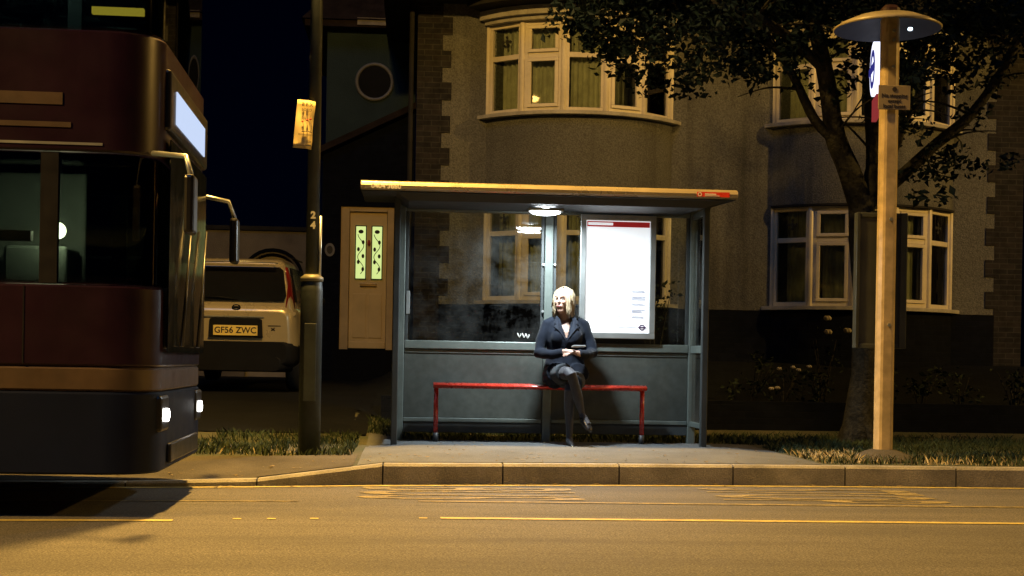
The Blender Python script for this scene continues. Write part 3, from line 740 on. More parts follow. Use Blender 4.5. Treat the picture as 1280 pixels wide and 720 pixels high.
for a, b in ((-hw + .039, -.0445), (.0445, hw - .039)):
    m = MB(); m.box(a, b, -.04, .04, SZ(2.445), SZ(2.5)); m.box(a, b, -.028, .028, SZ(2.385), SZ(2.443)); m.build('top_rail', 'shelter', S0, .006)
    m = MB(); m.box(a, b, -.045, .045, SZ(1.07), SZ(1.15)); m.build('mid_rail', 'shelter', S0, .008)
    m = MB(); m.box(a, b, -.03, .03, SZ(.37), SZ(.41)); m.box(a + .002, b - .002, -.022, .022, SZ(1.03), SZ(1.066)); m.build('bottom_rail', 'shelter', S0, .005)
    m = MB(); m.box(a, b, -.012, .012, SZ(.412), SZ(1.028)); m.build('kick_panel', 'kick', S0, .003)
    m = MB(); m.box(a, b, -.02, .0, SZ(.27), SZ(.367)); m.build('skirting', 'shelterd', S0, .003)
    m = MB(); m.box(a, b, -.005, .005, SZ(1.152), SZ(2.383)); m.build('glass_panel', 'sglass', S0)
    m = MB(); m.box(a + .002, a + .03, -.026, .026, SZ(1.152), SZ(2.383)); m.box(b - .03, b - .002, -.026, .026, SZ(1.152), SZ(2.383)); m.build('glazing_bead', 'shelterd', S0, .003)
m = MB()      # small clamps on the posts
for z in (1.45, 1.9): 
    for x in (-.055, .055): m.tube([(x, -.052, SZ(z)), (x, -.062, SZ(z))], .013, 8)
m.build('clamp', 'alu', S0)
m = MB(); m.box(-hw + .05, -hw + .085, -.035, -.03, SZ(1.4), SZ(1.62)); m.build('panel_handle', 'alu', S0, .003)
# roof: shallow slab, rounded bright front edge, ends cut back underneath
ra, rb, rf, rk = -1.78, 1.52, -1.34, .2
prof = [(rf + .0, SZ(2.420)), (rf - .03, SZ(2.435)), (rf - .035, SZ(2.460)), (rf - .02, SZ(2.490)), (rf + .03, SZ(2.505)), (rk, SZ(2.565)), (rk, SZ(2.490)), (rf + .08, SZ(2.430))]
m = MB(); m.loft([[(x, y, z - dz) for y, z in prof] for x, dz in ((ra, .0), (rb, .0))], True, False)
rf_o = m.build('roof', 'roof', S0, .006)
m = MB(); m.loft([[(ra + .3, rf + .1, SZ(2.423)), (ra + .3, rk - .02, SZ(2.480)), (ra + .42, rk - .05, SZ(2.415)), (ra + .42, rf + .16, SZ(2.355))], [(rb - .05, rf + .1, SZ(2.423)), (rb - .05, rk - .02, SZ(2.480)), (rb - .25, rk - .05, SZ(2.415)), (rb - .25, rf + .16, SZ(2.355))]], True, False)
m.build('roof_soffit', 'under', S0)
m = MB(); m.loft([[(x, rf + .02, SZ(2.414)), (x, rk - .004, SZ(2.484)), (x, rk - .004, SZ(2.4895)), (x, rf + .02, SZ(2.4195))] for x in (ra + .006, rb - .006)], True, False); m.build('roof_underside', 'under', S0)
sp_ = rf - .0355
m = MB(); m.text('0404 3660', .06, face(ra + .22, sp_ - .001, SZ(2.450)), bold=.001); m.build('roof_number', 'white', rf_o)
m = MB(); m.box(rb - .37, rb - .08, sp_ - .004, sp_, SZ(2.432), SZ(2.475)); st = m.build('stop_name_strip', 'red', rf_o)
m = MB(); m.box(rb - .3, rb - .2, sp_ - .007, sp_ - .005, SZ(2.452), SZ(2.461)); m.box(rb - .3, rb - .17, sp_ - .007, sp_ - .005, SZ(2.439), SZ(2.445))
m.prism([(rb - .345 + r_ * math.cos(a), SZ(2.453) + r_ * math.sin(a)) for r_, a in [(.018, t) for t in rng(0, 6.283, 16)] + [(.011, t) for t in rng(6.283, 0, 16)]], lambda x, z, y: (x, y, z), sp_ - .007, sp_ - .005)
m.build('strip_print', 'white', st)
# lamp under the roof at the middle post
m = MB(); m.box(-.28, .04, -.87, -.69, SZ(2.330), SZ(2.355)); lh = m.build('lamp', 'alu', S0, .004)
m = MB(); m.ell((-.12, -.78, SZ(2.33)), (.14, .07, .035), None, 20, 10); m.build('lamp_diffuser', 'lampglass', lh)
# timetable poster case; paper and header glow to look overlit by the lamp
pa, pb, pz0, pz1 = .295, 1.03, 1.2, 2.39
fy = -.105
m = MB(); t = .055
m.box(pa, pb, fy, -.04, SZ(pz0), SZ(pz0 + t)); m.box(pa, pb, fy, -.04, SZ(pz1 - t), SZ(pz1)); m.box(pa, pa + t, fy + .001, -.041, SZ(pz0 + t), SZ(pz1 - t)); m.box(pb - t, pb, fy + .001, -.041, SZ(pz0 + t), SZ(pz1 - t))
pc = m.build('poster_case', 'alu', S0, .005); pc['label'] = 'bright framed timetable poster with red header'
a, b, c, d = pa + t, pb - t, pz0 + t, pz1 - t
m = MB(); m.box(a, b, fy + .03, fy + .05, SZ(c), SZ(d)); m.build('poster', 'poster', pc)
m = MB(); m.mi = 0; m.box(a + .01, b - .005, fy + .026, fy + .029, SZ(d - .06), SZ(d - .008)); m.build('poster_header', 'posterred', pc)
m = MB(); m.box(a + .02, a + .26, fy + .022, fy + .025, SZ(d - .045), SZ(d - .02)); m.build('header_title', 'poster', pc)
m = MB(); rp = random.Random(5)
for i in range(5):
    z = 1.66 - i * .062
    for _ in range(2 + i % 2):
        zz = z - _ * .012; m.box(b - .17, b - .17 + rp.uniform(.09, .14), fy + .026, fy + .029, SZ(zz), SZ(zz + .005))
    m.box(b - .33, b - .33 + rp.uniform(.06, .13), fy + .026, fy + .029, SZ(z), SZ(z + .004))
m.box(b - .3, b - .12, fy + .026, fy + .029, SZ(1.31), SZ(1.314))
m.build('timetable_print', 'posterink', pc)
m = MB(); rc = (b - .065, SZ(1.31))
m.prism([(rc[0] + r_ * math.cos(q), rc[1] + r_ * math.sin(q)) for r_, q in [(.03, t_) for t_ in rng(0, 6.283, 20)] + [(.018, t_) for t_ in rng(6.283, 0, 20)]], lambda x, z, y: (x, y, z), fy + .026, fy + .029)
m.box(rc[0] - .038, rc[0] + .038, fy + .022, fy + .025, rc[1] - .007, rc[1] + .007); m.build('roundel_print', 'posterdark', pc)
# white scrawl on the left glass
m = MB(); sx, sz = -.29, SZ(1.215)
for off in ((0, 0), (.045, 0), (.08, -.005)):
    pts = [(sx + off[0] + .012 * math.sin(i * 1.3) + .006 * i * .6, -.009, sz + off[1] + .022 * math.cos(i * 1.9)) for i in range(8)]
    m.tube(pts, .0045, 5)
m.build('graffiti_scrawl', 'white', S0)

# bench
B0 = thing('perch_bench', 'narrow red metal perch bench with the woman sitting on it', 'bench', (1.245, 13.55, .16), SY)
b0, b1, byc = -1.06, .96, -.27
m = MB(); m.tube([(b0, byc, .565), (b1, byc, .565)], [(.1, .028)] * 2, 16)
bo = m.build('seat', 'red', B0)
for x in (b0 + .03, b1 - .03):
    m = MB(); m.tube([(x, byc, .56), (x, byc, .12)], .022, 12); l = m.build('leg', 'red', B0)
    m = MB(); m.tube([(x, byc, .12), (x, byc, .02)], .027, 12); m.tube([(x, byc, .022), (x, byc, .005)], .05, 12); m.build('foot', 'black', l)

# ------------------------------------------------------------------ lamp column
def lamp_column(x, y, label, number, d=-1, g=.16):
    L0 = thing('lamp_column', label, 'street lamp', (x, y, g), 0, 'street lamp columns')
    m = MB(); m.lathe([(.092, .05), (.092, 1.52), (.085, 1.6), (.05, 1.64)], (x, y, 0), 20); m.build('base_cabinet', 'galv', L0, 0, True)
    m = MB(); m.lathe([(.094, 0), (.096, .035), (.06, .06)], (x, y, 1.6), 20); m.build('collar', 'collar', L0, 0, True)
    m = MB(); m.box(x - .05, x + .05, y - .1, y - .08, .6, 1.25); m.build('access_door', 'galv', L0, .005, True)
    m = MB(); m.tube([(x, y, 1.64), (x, y, 4.5), (x, y, 7.6), (x, y + d * .15, 7.95), (x, y + d * .4, 8.15), (x, y + d * .75, 8.25)], [.056, .05, .045, .04, .035, .03], 14); m.build('pole', 'galv', L0, 0, True)
    m = MB(); m.tube([(x + .065, y - .02, 1.63), (x + .065, y - .02, 2.15)], .012, 8); m.build('lamp_reflection_strip', 'alu', L0, 0, True)  # bright tube stands in for the shelter lamp's reflection on the pole
    LY = y + d * 1.1
    m = MB(); m.loft([[(x + w * math.cos(q), LY + l * math.sin(q), z) for q in rng(0, 6.283, 18)[:-1]] for w, l, z in ((.17, .4, 8.2), (.18, .42, 8.25), (.13, .33, 8.34), (.05, .15, 8.38))], True); ln = m.build('lantern', 'galv', L0, 0, True)
    m = MB(); m.loft([[(x + w * math.cos(q), LY + l * math.sin(q), z) for q in rng(0, 6.283, 18)[:-1]] for w, l, z in ((.15, .36, 8.195), (.12, .3, 8.12), (.05, .15, 8.08))], True); m.build('lamp_bowl', 'sodium', ln, 0, True)
    m = MB()
    if not number: m.bm.free(); return LY
    for ch, z in (('2', 2.15), ('4', 2.065)): m.text(ch, .08, face(x + .005, y - .0575, z, 0), bold=.004)
    m.build('number', 'numw', L0, 0, True)
    return LY
LY = lamp_column(-.86, 11.88, 'tall grey street lamp column with thicker base left of the shelter', True)
L3 = lamp_column(-9.5, 2.3, 'added unseen street lamp column on the near pavement that fills the bus shadow', False, 1, .12)  # unseen column, added to carry the light that fills the bus shadow
lamp_column(16.5, 12.0, 'tall grey street lamp column far down the pavement beyond the houses', False)

# notice tied to the column
m = MB()
F_ = T(-.925, 11.79, 2.9) @ Matrix.Rotation(R(4.5), 4, 'Y')
pts = []
for i in range(9):
    u = i / 8
    yy = 0 if u < .55 else .09 * ((u - .55) / .45) ** 2
    rough_ = .0
    pts.append((-.09 + .175 * u, yy))
rows = 10
Vt = [[m.bm.verts.new(F_ @ Vector((px_ + (.012 * math.sin(r_ * 1.7) if i == 8 else 0), py_ + .004 * math.sin(r_ * .9 + i * .5), -.2 + .4 * r_ / rows))) for i, (px_, py_) in enumerate(pts)] for r_ in range(rows + 1)]
for r_ in range(rows):
    for i in range(8): m._f([Vt[r_][i], Vt[r_][i+1], Vt[r_+1][i+1], Vt[r_+1][i]], True)
nt_ = m.build('notice', 'notice')
sd = nt_.modifiers.new('thick', 'SOLIDIFY'); sd.thickness = .004; sd.offset = 1
origin(nt_, (-.925, 11.79, 2.7)); W[nt_.name] = T(-.925, 11.79, 2.7)
tag(nt_, 'cream yellow curling council notice tied to the lamp column above head height', 'notice')
m = MB(); Q = lambda u, z: F_ @ T(u, -.012, z) @ Matrix.Rotation(R(90), 4, 'X')
m.text('B E X', .04, Q(-.002, .162), bold=.0006); m.text('BORO', .03, Q(-.005, .118))
for z in (-.085, -.094): m.box(-.055, .06, -.0135, -.0115, z, z + .003, F_)
for z in (-.14, -.15): m.box(.02, .06, -.0135, -.0115, z, z + .004, F_)
m.box(.01, .06, -.0135, -.0115, -.18, -.168, F_)
for u in (-.02, .012, .045): m.tube([F_ @ Vector((u, -.013, -.06)), F_ @ Vector((u + .004, -.013, -.02)), F_ @ Vector((u - .008, -.013, .015))], .0022, 5)
m.tube([F_ @ Vector((-.03, -.013, -.065)), F_ @ Vector((.02, -.013, -.055)), F_ @ Vector((.055, -.013, -.066))], .003, 5)
m.build('notice_print', 'ink', nt_, 0, True)
m = MB()
for u, z in ((-.03, .02), (.008, .035), (.035, .045)): m.ell(F_ @ Vector((u, -.013, z)), (.01, .003, .008), None, 8, 6)
m.build('emblem_print', 'redink', nt_, 0, True)

# ------------------------------------------------------------------ bus stop post
px, py = 4.055, 11.9
P0 = thing('bus_stop_post', 'cream bus stop post with round canopy on top and grey timetable case', 'bus stop', (px, py, .16))
m = MB(); m.lathe([(.34, -.02), (.27, .035), (.15, .085), (.1, .1)], (px, py, .16), 24); m.build('base_mound', 'footway', P0, 0, True)
def post_ring(z, w=.076, d=.066): 
    return [(px + a * w, py + b * d, z) for a, b in ((-1, -.35), (-.72, -.86), (-.45, -1), (.45, -1), (.72, -.86), (1, -.35), (1, .6), (.6, 1), (-.6, 1), (-1, .6))]
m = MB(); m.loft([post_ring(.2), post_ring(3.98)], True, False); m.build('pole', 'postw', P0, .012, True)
m = MB(); m.loft([post_ring(3.985, .078, .068), post_ring(4.06, .078, .068), post_ring(4.09, .05, .04)], True, False); m.build('post_cap', 'capb', P0, 0, True)
m = MB()
for z in (3.86, 3.55, 3.78, 2.24, 1.33): m.tube([(px + .012, py - .064, z), (px + .012, py - .076, z)], .016, 8)
m.build('bolt', 'alu', P0, 0, True)
m = MB(); m.lathe([(.45, -.062), (.46, -.05), (.4, -.012), (.28, .04), (.12, .08), (.095, .08)], (px - .02, py + .02, 3.945), 36, cap=False); cn = m.build('canopy', 'canopyp', P0, 0, True)
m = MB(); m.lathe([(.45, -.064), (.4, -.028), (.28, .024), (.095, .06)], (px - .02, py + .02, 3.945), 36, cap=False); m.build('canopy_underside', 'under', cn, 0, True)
m = MB(); m.box(px + .15, px + .185, py - .04, py - .005, 3.875, 3.9); m.build('canopy_lamp', 'led', P0, .008, True)
# lit disc flag, nearly edge-on
FM = T(px + .0, py + .34, 3.61) @ Matrix.Rotation(R(-102), 4, 'Z')        # local -Y is the face
m = MB(); circ = lambda r_, n=32: [(r_ * math.cos(a), r_ * math.sin(a)) for a in rng(0, 6.283, n)[:-1]]
fl = lambda x_, z_, y_: FM @ Vector((x_, y_, z_))
m.prism(circ(.24), fl, -.035, .035); fo = m.build('flag_disc', 'roundel', P0, 0, True)
m = MB()
m.prism([(r_ * math.cos(a), r_ * math.sin(a)) for r_, a in [(.17, t_) for t_ in rng(0, 6.283, 28)] + [(.115, t_) for t_ in rng(6.283, 0, 28)]], fl, -.04, -.036)
m.build('flag_ring', 'navyem', fo, 0, True)
m = MB(); m.prism([(-.22, -.035), (.22, -.035), (.22, .035), (-.22, .035)], fl, -.046, -.041); m.build('flag_bar', 'navyem', fo, 0, True)
m = MB(); m.prism([(-.17, -.44), (.17, -.44), (.17, -.25), (-.17, -.25)], fl, -.02, .02); m.build('route_plate', 'redem', P0, 0, True)
m = MB(); m.box(px - .02, px + .02, py + .06, py + .19, 3.45, 3.5); m.box(px - .02, px + .02, py + .06, py + .19, 3.75, 3.8); m.build('flag_bracket', 'postw', P0, 0, True)
# timetable case behind the pole, its back towards the road
ca, cb = px - .235, px + .215
m = MB(); m.box(ca, ca + .03, py + .08, py + .17, 1.13, 2.31); m.box(cb - .06, cb, py + .08, py + .17, 1.13, 2.31); m.box(ca + .035, cb - .06, py + .09, py + .165, 1.13, 1.17); m.box(ca + .035, cb - .06, py + .09, py + .165, 2.27, 2.31)
tc_ = m.build('timetable_case', 'casef', P0, .006, True)
m = MB(); m.box(ca + .035, cb - .06, py + .1, py + .12, 1.17, 2.27); m.build('case_back', 'caseb', tc_, 0, True)
m = MB(); m.box(px - .05, px + .05, py + .071, py + .0795, 2.1, 2.16); m.box(px - .05, px + .05, py + .071, py + .0795, 1.3, 1.36); m.build('case_bracket', 'alu', tc_, 0, True)
# no-stopping plate
m = MB(); m.box(px - .125, px + .155, py - .092, py - .083, 3.175, 3.385); pl = m.build('traffic_sign', 'signw', None, .004)
origin(pl, (px, py - .09, 3.175)); W[pl.name] = T(px, py - .09, 3.175)
tag(pl, 'small rectangular parking sign fixed to the cream bus stop post', 'sign')
m = MB(); Q = lambda z: face(px + .015, py - .0935, z)
m.text('No stopping', .045, Q(3.295), bold=.0008); m.text('except', .042, Q(3.25), bold=.0008); m.text('local buses', .045, Q(3.205), bold=.0008)
m.build('sign_text', 'ink', pl, 0, True)
m = MB(); m.prism([(px + .015 + r_ * math.cos(a), 3.35 + r_ * math.sin(a)) for r_, a in [(.02, t_) for t_ in rng(0, 6.283, 16)[:-1]]], lambda x_, z_, y_: (x_, y_, z_), py - .0955, py - .0925); m.build('sign_emblem', 'ink', pl, 0, True)
m = MB(); m.box(px - .09, px + .12, py - .0825, py - .076, 3.21, 3.23); m.box(px - .09, px + .12, py - .0825, py - .076, 3.33, 3.35); m.build('sign_clip', 'alu', pl, 0, True)

# ------------------------------------------------------------------ parked car (tail towards the road)
CZ = gz(-2.12, 18.5) + .012
C0 = thing('parked_car', 'small cream hatchback parked tail-out on the drive behind the lamp column', 'car', (-2.12, 17.0, gz(-2.12, 17.3) + .012), 0, rx=R(2))
def ring(y, w, z0, z1, r=.12, wt=None):
    wt = w if wt is None else wt; P = []
    def cr(cx, cz, a0, a1, rr):
        for t_ in rng(a0, a1, 4): P.append((cx + rr * math.cos(t_), y, cz + rr * math.sin(t_)))
    cr(w - r, z0 + r, -math.pi / 2, 0, r); cr(wt - r, z1 - r, 0, math.pi / 2, r); cr(-wt + r, z1 - r, math.pi / 2, math.pi, r); cr(-w + r, z0 + r, math.pi, 1.5 * math.pi, r)
    return P
m = MB()
m.loft([ring(.0, .62, .44, .96, .1, .6), ring(.03, .69, .36, 1.02, .12, .66), ring(.15, .735, .3, 1.04, .12, .71), ring(.8, .75, .26, 1.03, .12, .725), ring(2.4, .75, .26, 1.0, .12, .72), ring(2.9, .74, .26, .96, .12, .69), ring(3.35, .68, .3, .84, .12, .6), ring(3.47, .58, .34, .72, .12, .5)], True)
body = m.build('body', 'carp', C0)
m = MB(); m.loft([ring(.06, .7, .9, 1.03, .06, .64), ring(.1, .68, .92, 1.3, .1, .62), ring(.17, .67, .92, 1.56, .1, .57), ring(.35, .68, .92, 1.6, .1, .56), ring(1.5, .69, .92, 1.61, .1, .57), ring(2.1, .69, .92, 1.55, .1, .57), ring(2.75, .67, .9, 1.0, .05, .66)], True)
cab = m.build('cabin', 'carp', C0)
sl = lambda z: .055 + (z - 1.0) * .16          # slope of the tail above the waist
m = MB(); Pz = [(-.56, 1.09), (.56, 1.09), (.585, 1.16), (.545, 1.46), (.5, 1.5), (-.5, 1.5), (-.545, 1.46), (-.585, 1.16)]
m.prism(Pz, lambda x_, z_, q: (x_, sl(z_) - .025 + q, z_), 0, .03); m.build('rear_window', 'carglass', C0, .006)
m = MB(); m.box(-.46, .46, .03, .045, 1.505, 1.54); m.build('roof_spoiler', 'carp', C0, .006)
m = MB(); m.tube([(-.48, .055, 1.545), (0, .04, 1.56), (.48, .055, 1.545)], .009, 6); m.build('spoiler_trim', 'alu', C0)
for s in (-1, 1):
    m = MB(); m.loft([[(s * .575, .05, 1.0), (s * .66, .1, 1.0), (s * .69, .18, 1.0), (s * .62, .16, 1.0)], [(s * .6, .06, 1.3), (s * .635, .1, 1.3), (s * .65, .16, 1.3), (s * .6, .17, 1.3)], [(s * .56, .1, 1.5), (s * .59, .12, 1.5), (s * .6, .18, 1.5), (s * .56, .19, 1.5)]], True); m.build('tail_light', 'lens', C0, .006)
    m = MB(); m.prism([(.3, 1.08), (1.15, 1.07), (1.15, 1.5), (.38, 1.5)], lambda y_, z_, q: (s * (.705 - (z_ - 1.0) * .2) + q * s, y_, z_), -.02, .012); m.prism([(1.22, 1.07), (2.5, 1.05), (2.05, 1.5), (1.22, 1.5)], lambda y_, z_, q: (s * (.705 - (z_ - 1.0) * .2) + q * s, y_, z_), -.02, .012); m.build('side_window', 'carglass', C0, .004)
    m = MB(); m.ell((s * .82, 2.35, 1.1), (.09, .06, .07)); m.build('wing_mirror', 'cardark', C0)
    m = MB(); m.tube([(s * .62, .4, 1.615), (s * .62, 1.9, 1.62)], .012, 6); m.build('roof_rail', 'cardark', C0)
    for yy in (.62, 2.8):
        m = MB(); m.tube([(s * .56, yy, .28), (s * .6, yy, .28), (s * .74, yy, .28), (s * .755, yy, .28)], [.26, .285, .285, .25], 24); w = m.build('wheel', 'tyre', C0)
        m = MB(); m.tube([(s * .745, yy, .28), (s * .762, yy, .28)], [.18, .16], 16); m.build('rim', 'alu', w)
m = MB(); m.loft([ring(-.03, .6, .34, .6, .08), ring(.02, .7, .3, .61, .1), ring(.2, .752, .3, .61, .1)], True); m.build('bumper', 'cardark', C0)
m = MB(); m.loft([ring(-.04, .52, .26, .42, .05), ring(.05, .68, .24, .42, .06)], True); m.build('lower_bumper', 'cardark', C0)
m = MB(); m.prism([(-.32, .655), (.32, .655), (.31, .865), (.27, .885), (-.27, .885), (-.31, .865)], lambda x_, z_, q: (x_, q, z_), -.036, .03); m.build('plate_recess', 'cardark', C0, .006)
m = MB(); m.box(-.26, .26, -.048, -.038, .675, .795); np_ = m.build('number_plate', 'plate', C0, .002)
m = MB(); m.text('GF56 ZWC', .102, face(0, -.0495, .735), bold=.0022); m.build('plate_text', 'ink', np_)
m = MB(); m.box(-.62, .33, -.014, -.002, .893, .906); m.build('trim_strip', 'alu', C0)
m = MB()
m.prism([(r_ * 1.5 * math.cos(a) * .035, 1.01 + r_ * math.sin(a) * .035) for r_, a in [(1, t_) for t_ in rng(0, 6.283, 18)] + [(.72, t_) for t_ in rng(6.283, 0, 18)]], lambda x_, z_, q: (x_, q, z_), .005, .04); m.box(-.03, .03, .006, .04, 1.0, 1.02); m.build('badge', 'cardark', C0)
m = MB(); m.box(.38, .53, -.004, .0, .79, .8); m.tube([(.42, -.002, .74), (.46, -.004, .77)], .006, 5); m.tube([(.46, -.002, .74), (.42, -.004, .77)], .006, 5); m.build('model_script', 'cardark', C0)
m = MB(); m.tube([(.02, .05, 1.1), (-.2, .03, 1.13), (-.38, .05, 1.12)], .009, 6); m.build('rear_wiper', 'cardark', C0)

# ------------------------------------------------------------------ double-decker bus
BY = R(1.5)
U0 = thing('double_decker_bus', 'dark red double-decker bus with headlamps on pulling in from the left', 'bus', (-1.5, 8.32, 0), BY)
def outline(front=0, back=-10.2, wdt=2.32, r=.3, ins=0):
    P = []
    for cx, cy, a0 in ((front - r, r, -90), (front - r, wdt - r, 0), (back + r, wdt - r, 90), (back + r, r, 180)):
        for t_ in rng(a0, a0 + 90, 14): P.append((cx + (r - ins) * math.cos(R(t_)), cy + (r - ins) * math.sin(R(t_))))
    return P
OL = outline()
def band(name, z0, z1, mat, t=.06, par=U0, ins=0): 
    m = MB(); m.ringband(outline(ins=ins), t, z0, z1); return m.build(name, mat, par)
sk = band('skirt', .26, .74, 'busskirt'); lo = band('lower_panel', .89, 1.36, 'busred'); band('stripe', .745, .885, 'busgold', .05, U0, .004)
band('lower_window', 1.365, 2.13, 'busglass', .008, U0, .02)
mid = band('middle_panel', 2.135, 2.84, 'busred'); band('upper_window', 2.845, 3.75, 'busglass', .008, U0, .02); band('roof_panel', 3.755, 4.15, 'busred')
m = MB(); m.loft([[(x_, y_, 4.151) for x_, y_ in OL], [(x_ * .995 - .02, 1.16 + (y_ - 1.16) * .9, 4.28) for x_, y_ in OL], [(x_ * .98 - .1, 1.16 + (y_ - 1.16) * .7, 4.34) for x_, y_ in OL]], True); m.build('roof', 'busred', U0)
ii = outline(ins=.07)
m = MB(); m.prism(ii, XY, .42, .5); m.build('lower_floor', 'businner', U0)
m = MB(); m.prism(ii, XY, 2.3, 2.42); m.build('upper_floor', 'businner', U0)
m = MB(); m.prism(ii, XY, 3.95, 3.99); m.build('ceiling', 'businner', U0)
for yy in (.012, 2.258):
    m = MB()
    for x_ in [-.62 - 1.35 * i for i in range(8)]:
        m.box(x_ - .05, x_ + .05, yy, yy + .05, 1.37, 2.125); m.box(x_ - .35 - .05, x_ - .35 + .05, yy, yy + .05, 2.85, 3.745)
    m.build('window_pillar', 'busblack', U0)
m = MB(); m.box(-.012, .022, .3, 2.02, 1.0, 1.37); m.build('front_panel', 'busblack', U0, .02)
m = MB(); m.prism([(.28, .98), (2.04, .98), (2.04, 2.26), (.28, 2.26)], lambda y_, z_, q: (q, y_, z_), .024, .03); m.build('windscreen', 'darkglass', U0)
m = MB(); m.box(-.04, .03, .25, 2.07, 2.31, 2.68); dd = m.build('destination_box', 'busblack', U0, .02)
m = MB(); m.box(.031, .038, .45, 1.85, 2.38, 2.58); m.build('destination_display', 'blind', dd)
for yy in (.2, 1.82):
    m = MB(); m.box(-.1, .014, yy, yy + .3, .5, .72); hl = m.build('headlamp', 'busblack', U0, .02)
    m = MB(); m.prism([(yy + .15 + .075 * math.cos(a), .6 + .04 * math.sin(a)) for a in rng(0, 6.283, 16)[:-1]], lambda y_, z_, q: (q, y_, z_), .012, .03); m.build('lens', 'bushead', hl)
    m = MB(); s_ = -1 if yy < 1 else 1
    cy = .1 if yy < 1 else 2.22
    m.tube([(-.05, cy, 2.15), (.16, cy + s_ * .12, 2.12), (.2, cy + s_ * .2, 2.0)], .016, 8); mo = m.build('mirror_arm', 'alu', U0)
    m = MB(); m.box(.17, .23, cy + s_ * .2 - .09, cy + s_ * .2 + .09, 1.66, 2.0); m.build('wing_mirror', 'busblack', U0, .02)
m = MB(); m.box(.0, .03, .5, 1.8, .3, .42); m.build('bumper', 'busblack', U0, .01)
# cab: driver's screen, lamp, handrail
m = MB(); m.box(-1.5, -1.46, .1, 1.3, .5, 2.1); m.build('cab_screen', 'businner', U0)
m = MB(); m.ell((-.64, .34, 1.7), (.05, .05, .05)); m.build('cab_lamp', 'cab', U0)
m = MB(); m.box(-1.3, -.6, .95, 1.0, 1.0, 2.2); m.box(-1.0, -.62, .5, .9, 1.0, 1.62); m.build('cab_partition', 'businner', U0, .02)
m = MB(); m.box(-1.35, -.75, .14, .2, 1.62, 1.68); m.build('cab_shelf', 'businner', U0)
m = MB(); m.box(-.42, -.12, .12, .16, 2.965, 3.005); m.build('amber_reflection_box', 'amber', U0)  # glowing box stands in for an amber reflection in the window
m = MB()
for x_ in [-1.4 - 1.35 * i for i in range(6)]: m.box(x_ - .3, x_ + .3, .9, 1.5, 3.9, 3.945)
m.build('deck_lamp', 'decklamp', U0)
sd_ = MB(); sd_.box(-.2, .2, 0, .85, 2.8, 2.9); sd_.box(-.28, -.2, 0, .85, 2.8, 3.35)
sm_ = sd_.build('bus_seat', 'seatf', U0, .03); sm_.location = (-1.3, .15, 0)
for i in range(1, 5):
    c = sm_.copy(); COL.objects.link(c); c.parent = U0; c.location = (-1.3 - .85 * i, .15, 0)
for x_ in (-2.7, -7.9):
    for yy in (.02, 2.0):
        m = MB(); m.tube([(x_, yy, .48), (x_, yy + .04, .48), (x_, yy + .26, .48), (x_, yy + .3, .48)], [.43, .48, .48, .43], 28); w = m.build('wheel', 'tyre', U0)
        m = MB(); m.tube([(x_, yy - .015 if yy < 1 else yy + .315, .48), (x_, yy + .02 if yy < 1 else yy + .28, .48)], [.2, .27], 20); m.build('rim', 'alu', w)
m = MB()                      # panel joints, trim lines and a hinged flap on the offside
for x_ in [-.75 - 1.35 * i for i in range(7)]:
    m.box(x_ - .004, x_ + .004, -.004, .01, .9, 1.35); m.box(x_ - .5, x_ - .492, -.004, .01, 2.15, 2.83); m.box(x_ - .2, x_ - .192, -.004, .01, .27, .73)
m.build('panel_joint', 'busblack', U0)
m = MB(); m.box(-10, -.32, -.006, .004, 2.17, 2.185); m.build('trim_line', 'alu', U0)
m = MB(); m.box(-.98, -.5, -.007, .004, 2.27, 2.3); m.box(-1.2, -.55, -.007, .004, 2.4, 2.47); m.build('side_lettering_strip', 'busgold', U0)
for yy, a_ in ((.75, .35), (1.55, .35)):
    m = MB(); m.tube([(.05, yy, 1.02), (.06, yy + .1, 1.4), (.055, yy + a_, 1.85)], [.014, .01, .008], 6); m.build('wiper', 'busblack', U0)
for x_ in (-1.6, -4.4, -7.2): 
    m = MB(); m.box(x_ - .05, x_ + .05, -.01, .004, .6, .635); m.build('side_marker', 'amberoff', U0, .004)
m = MB(); m.box(-9.8, -.4, .25, 2.05, .3, .41); m.build('chassis', 'busblack', U0)

# ------------------------------------------------------------------ the woman
def evald(o):
    dg = bpy.context.evaluated_depsgraph_get(); dg.update()
    me = bpy.data.meshes.new_from_object(o.evaluated_get(dg)); bpy.data.objects.remove(o); return me
def solid(mb, voxel, smooth=3):
    """weld overlapping volumes into one continuous skin"""
    me = bpy.data.meshes.new('tmp'); bmesh.ops.recalc_face_normals(mb.bm, faces=mb.bm.faces[:]); mb.bm.to_mesh(me); mb.bm.free()
    o = bpy.data.objects.new('tmp', me); COL.objects.link(o)
    r = o.modifiers.new('r', 'REMESH'); r.mode = 'VOXEL'; r.voxel_size = voxel; r.use_smooth_shade = True
    s = o.modifiers.new('s', 'SMOOTH'); s.iterations = smooth; s.factor = .5
    return evald(o)
WP = (1.425, 13.24, .165)
W0 = thing('person', 'blonde woman in a dark navy coat sitting cross-legged on the red bench holding a phone', 'person', WP, R(3))
HC = Vector((-.035, -.06, 1.375)); HR = Matrix.Rotation(R(-32), 3, 'Z') @ Matrix.Rotation(R(-3), 3, 'X')    # face (-Y) turned to image left
hp = lambda x_, y_, z_: HC + HR @ Vector((x_, y_, z_))
b = MB()
# torso, neck
b.loft([[(cx_ + rx_ * math.cos(a), cy_ + ry_ * math.sin(a), z_) for a in rng(0, 6.283, 20)[:-1]] for cx_, cy_, z_, rx_, ry_ in ((0, 0, .57, .15, .11), (0, 0, .64, .175, .125), (0, .005, .76, .15, .11), (0, .0, .88, .13, .1), (0, -.02, .99, .15, .115), (0, -.015, 1.08, .155, .105), (0, 0, 1.15, .15, .085), (0, .005, 1.195, .08, .06))], True)
b.tube([(-.005, .01, 1.15), (-.015, -.01, 1.22), (-.025, -.03, 1.3)], [.062, .052, .052], 14)
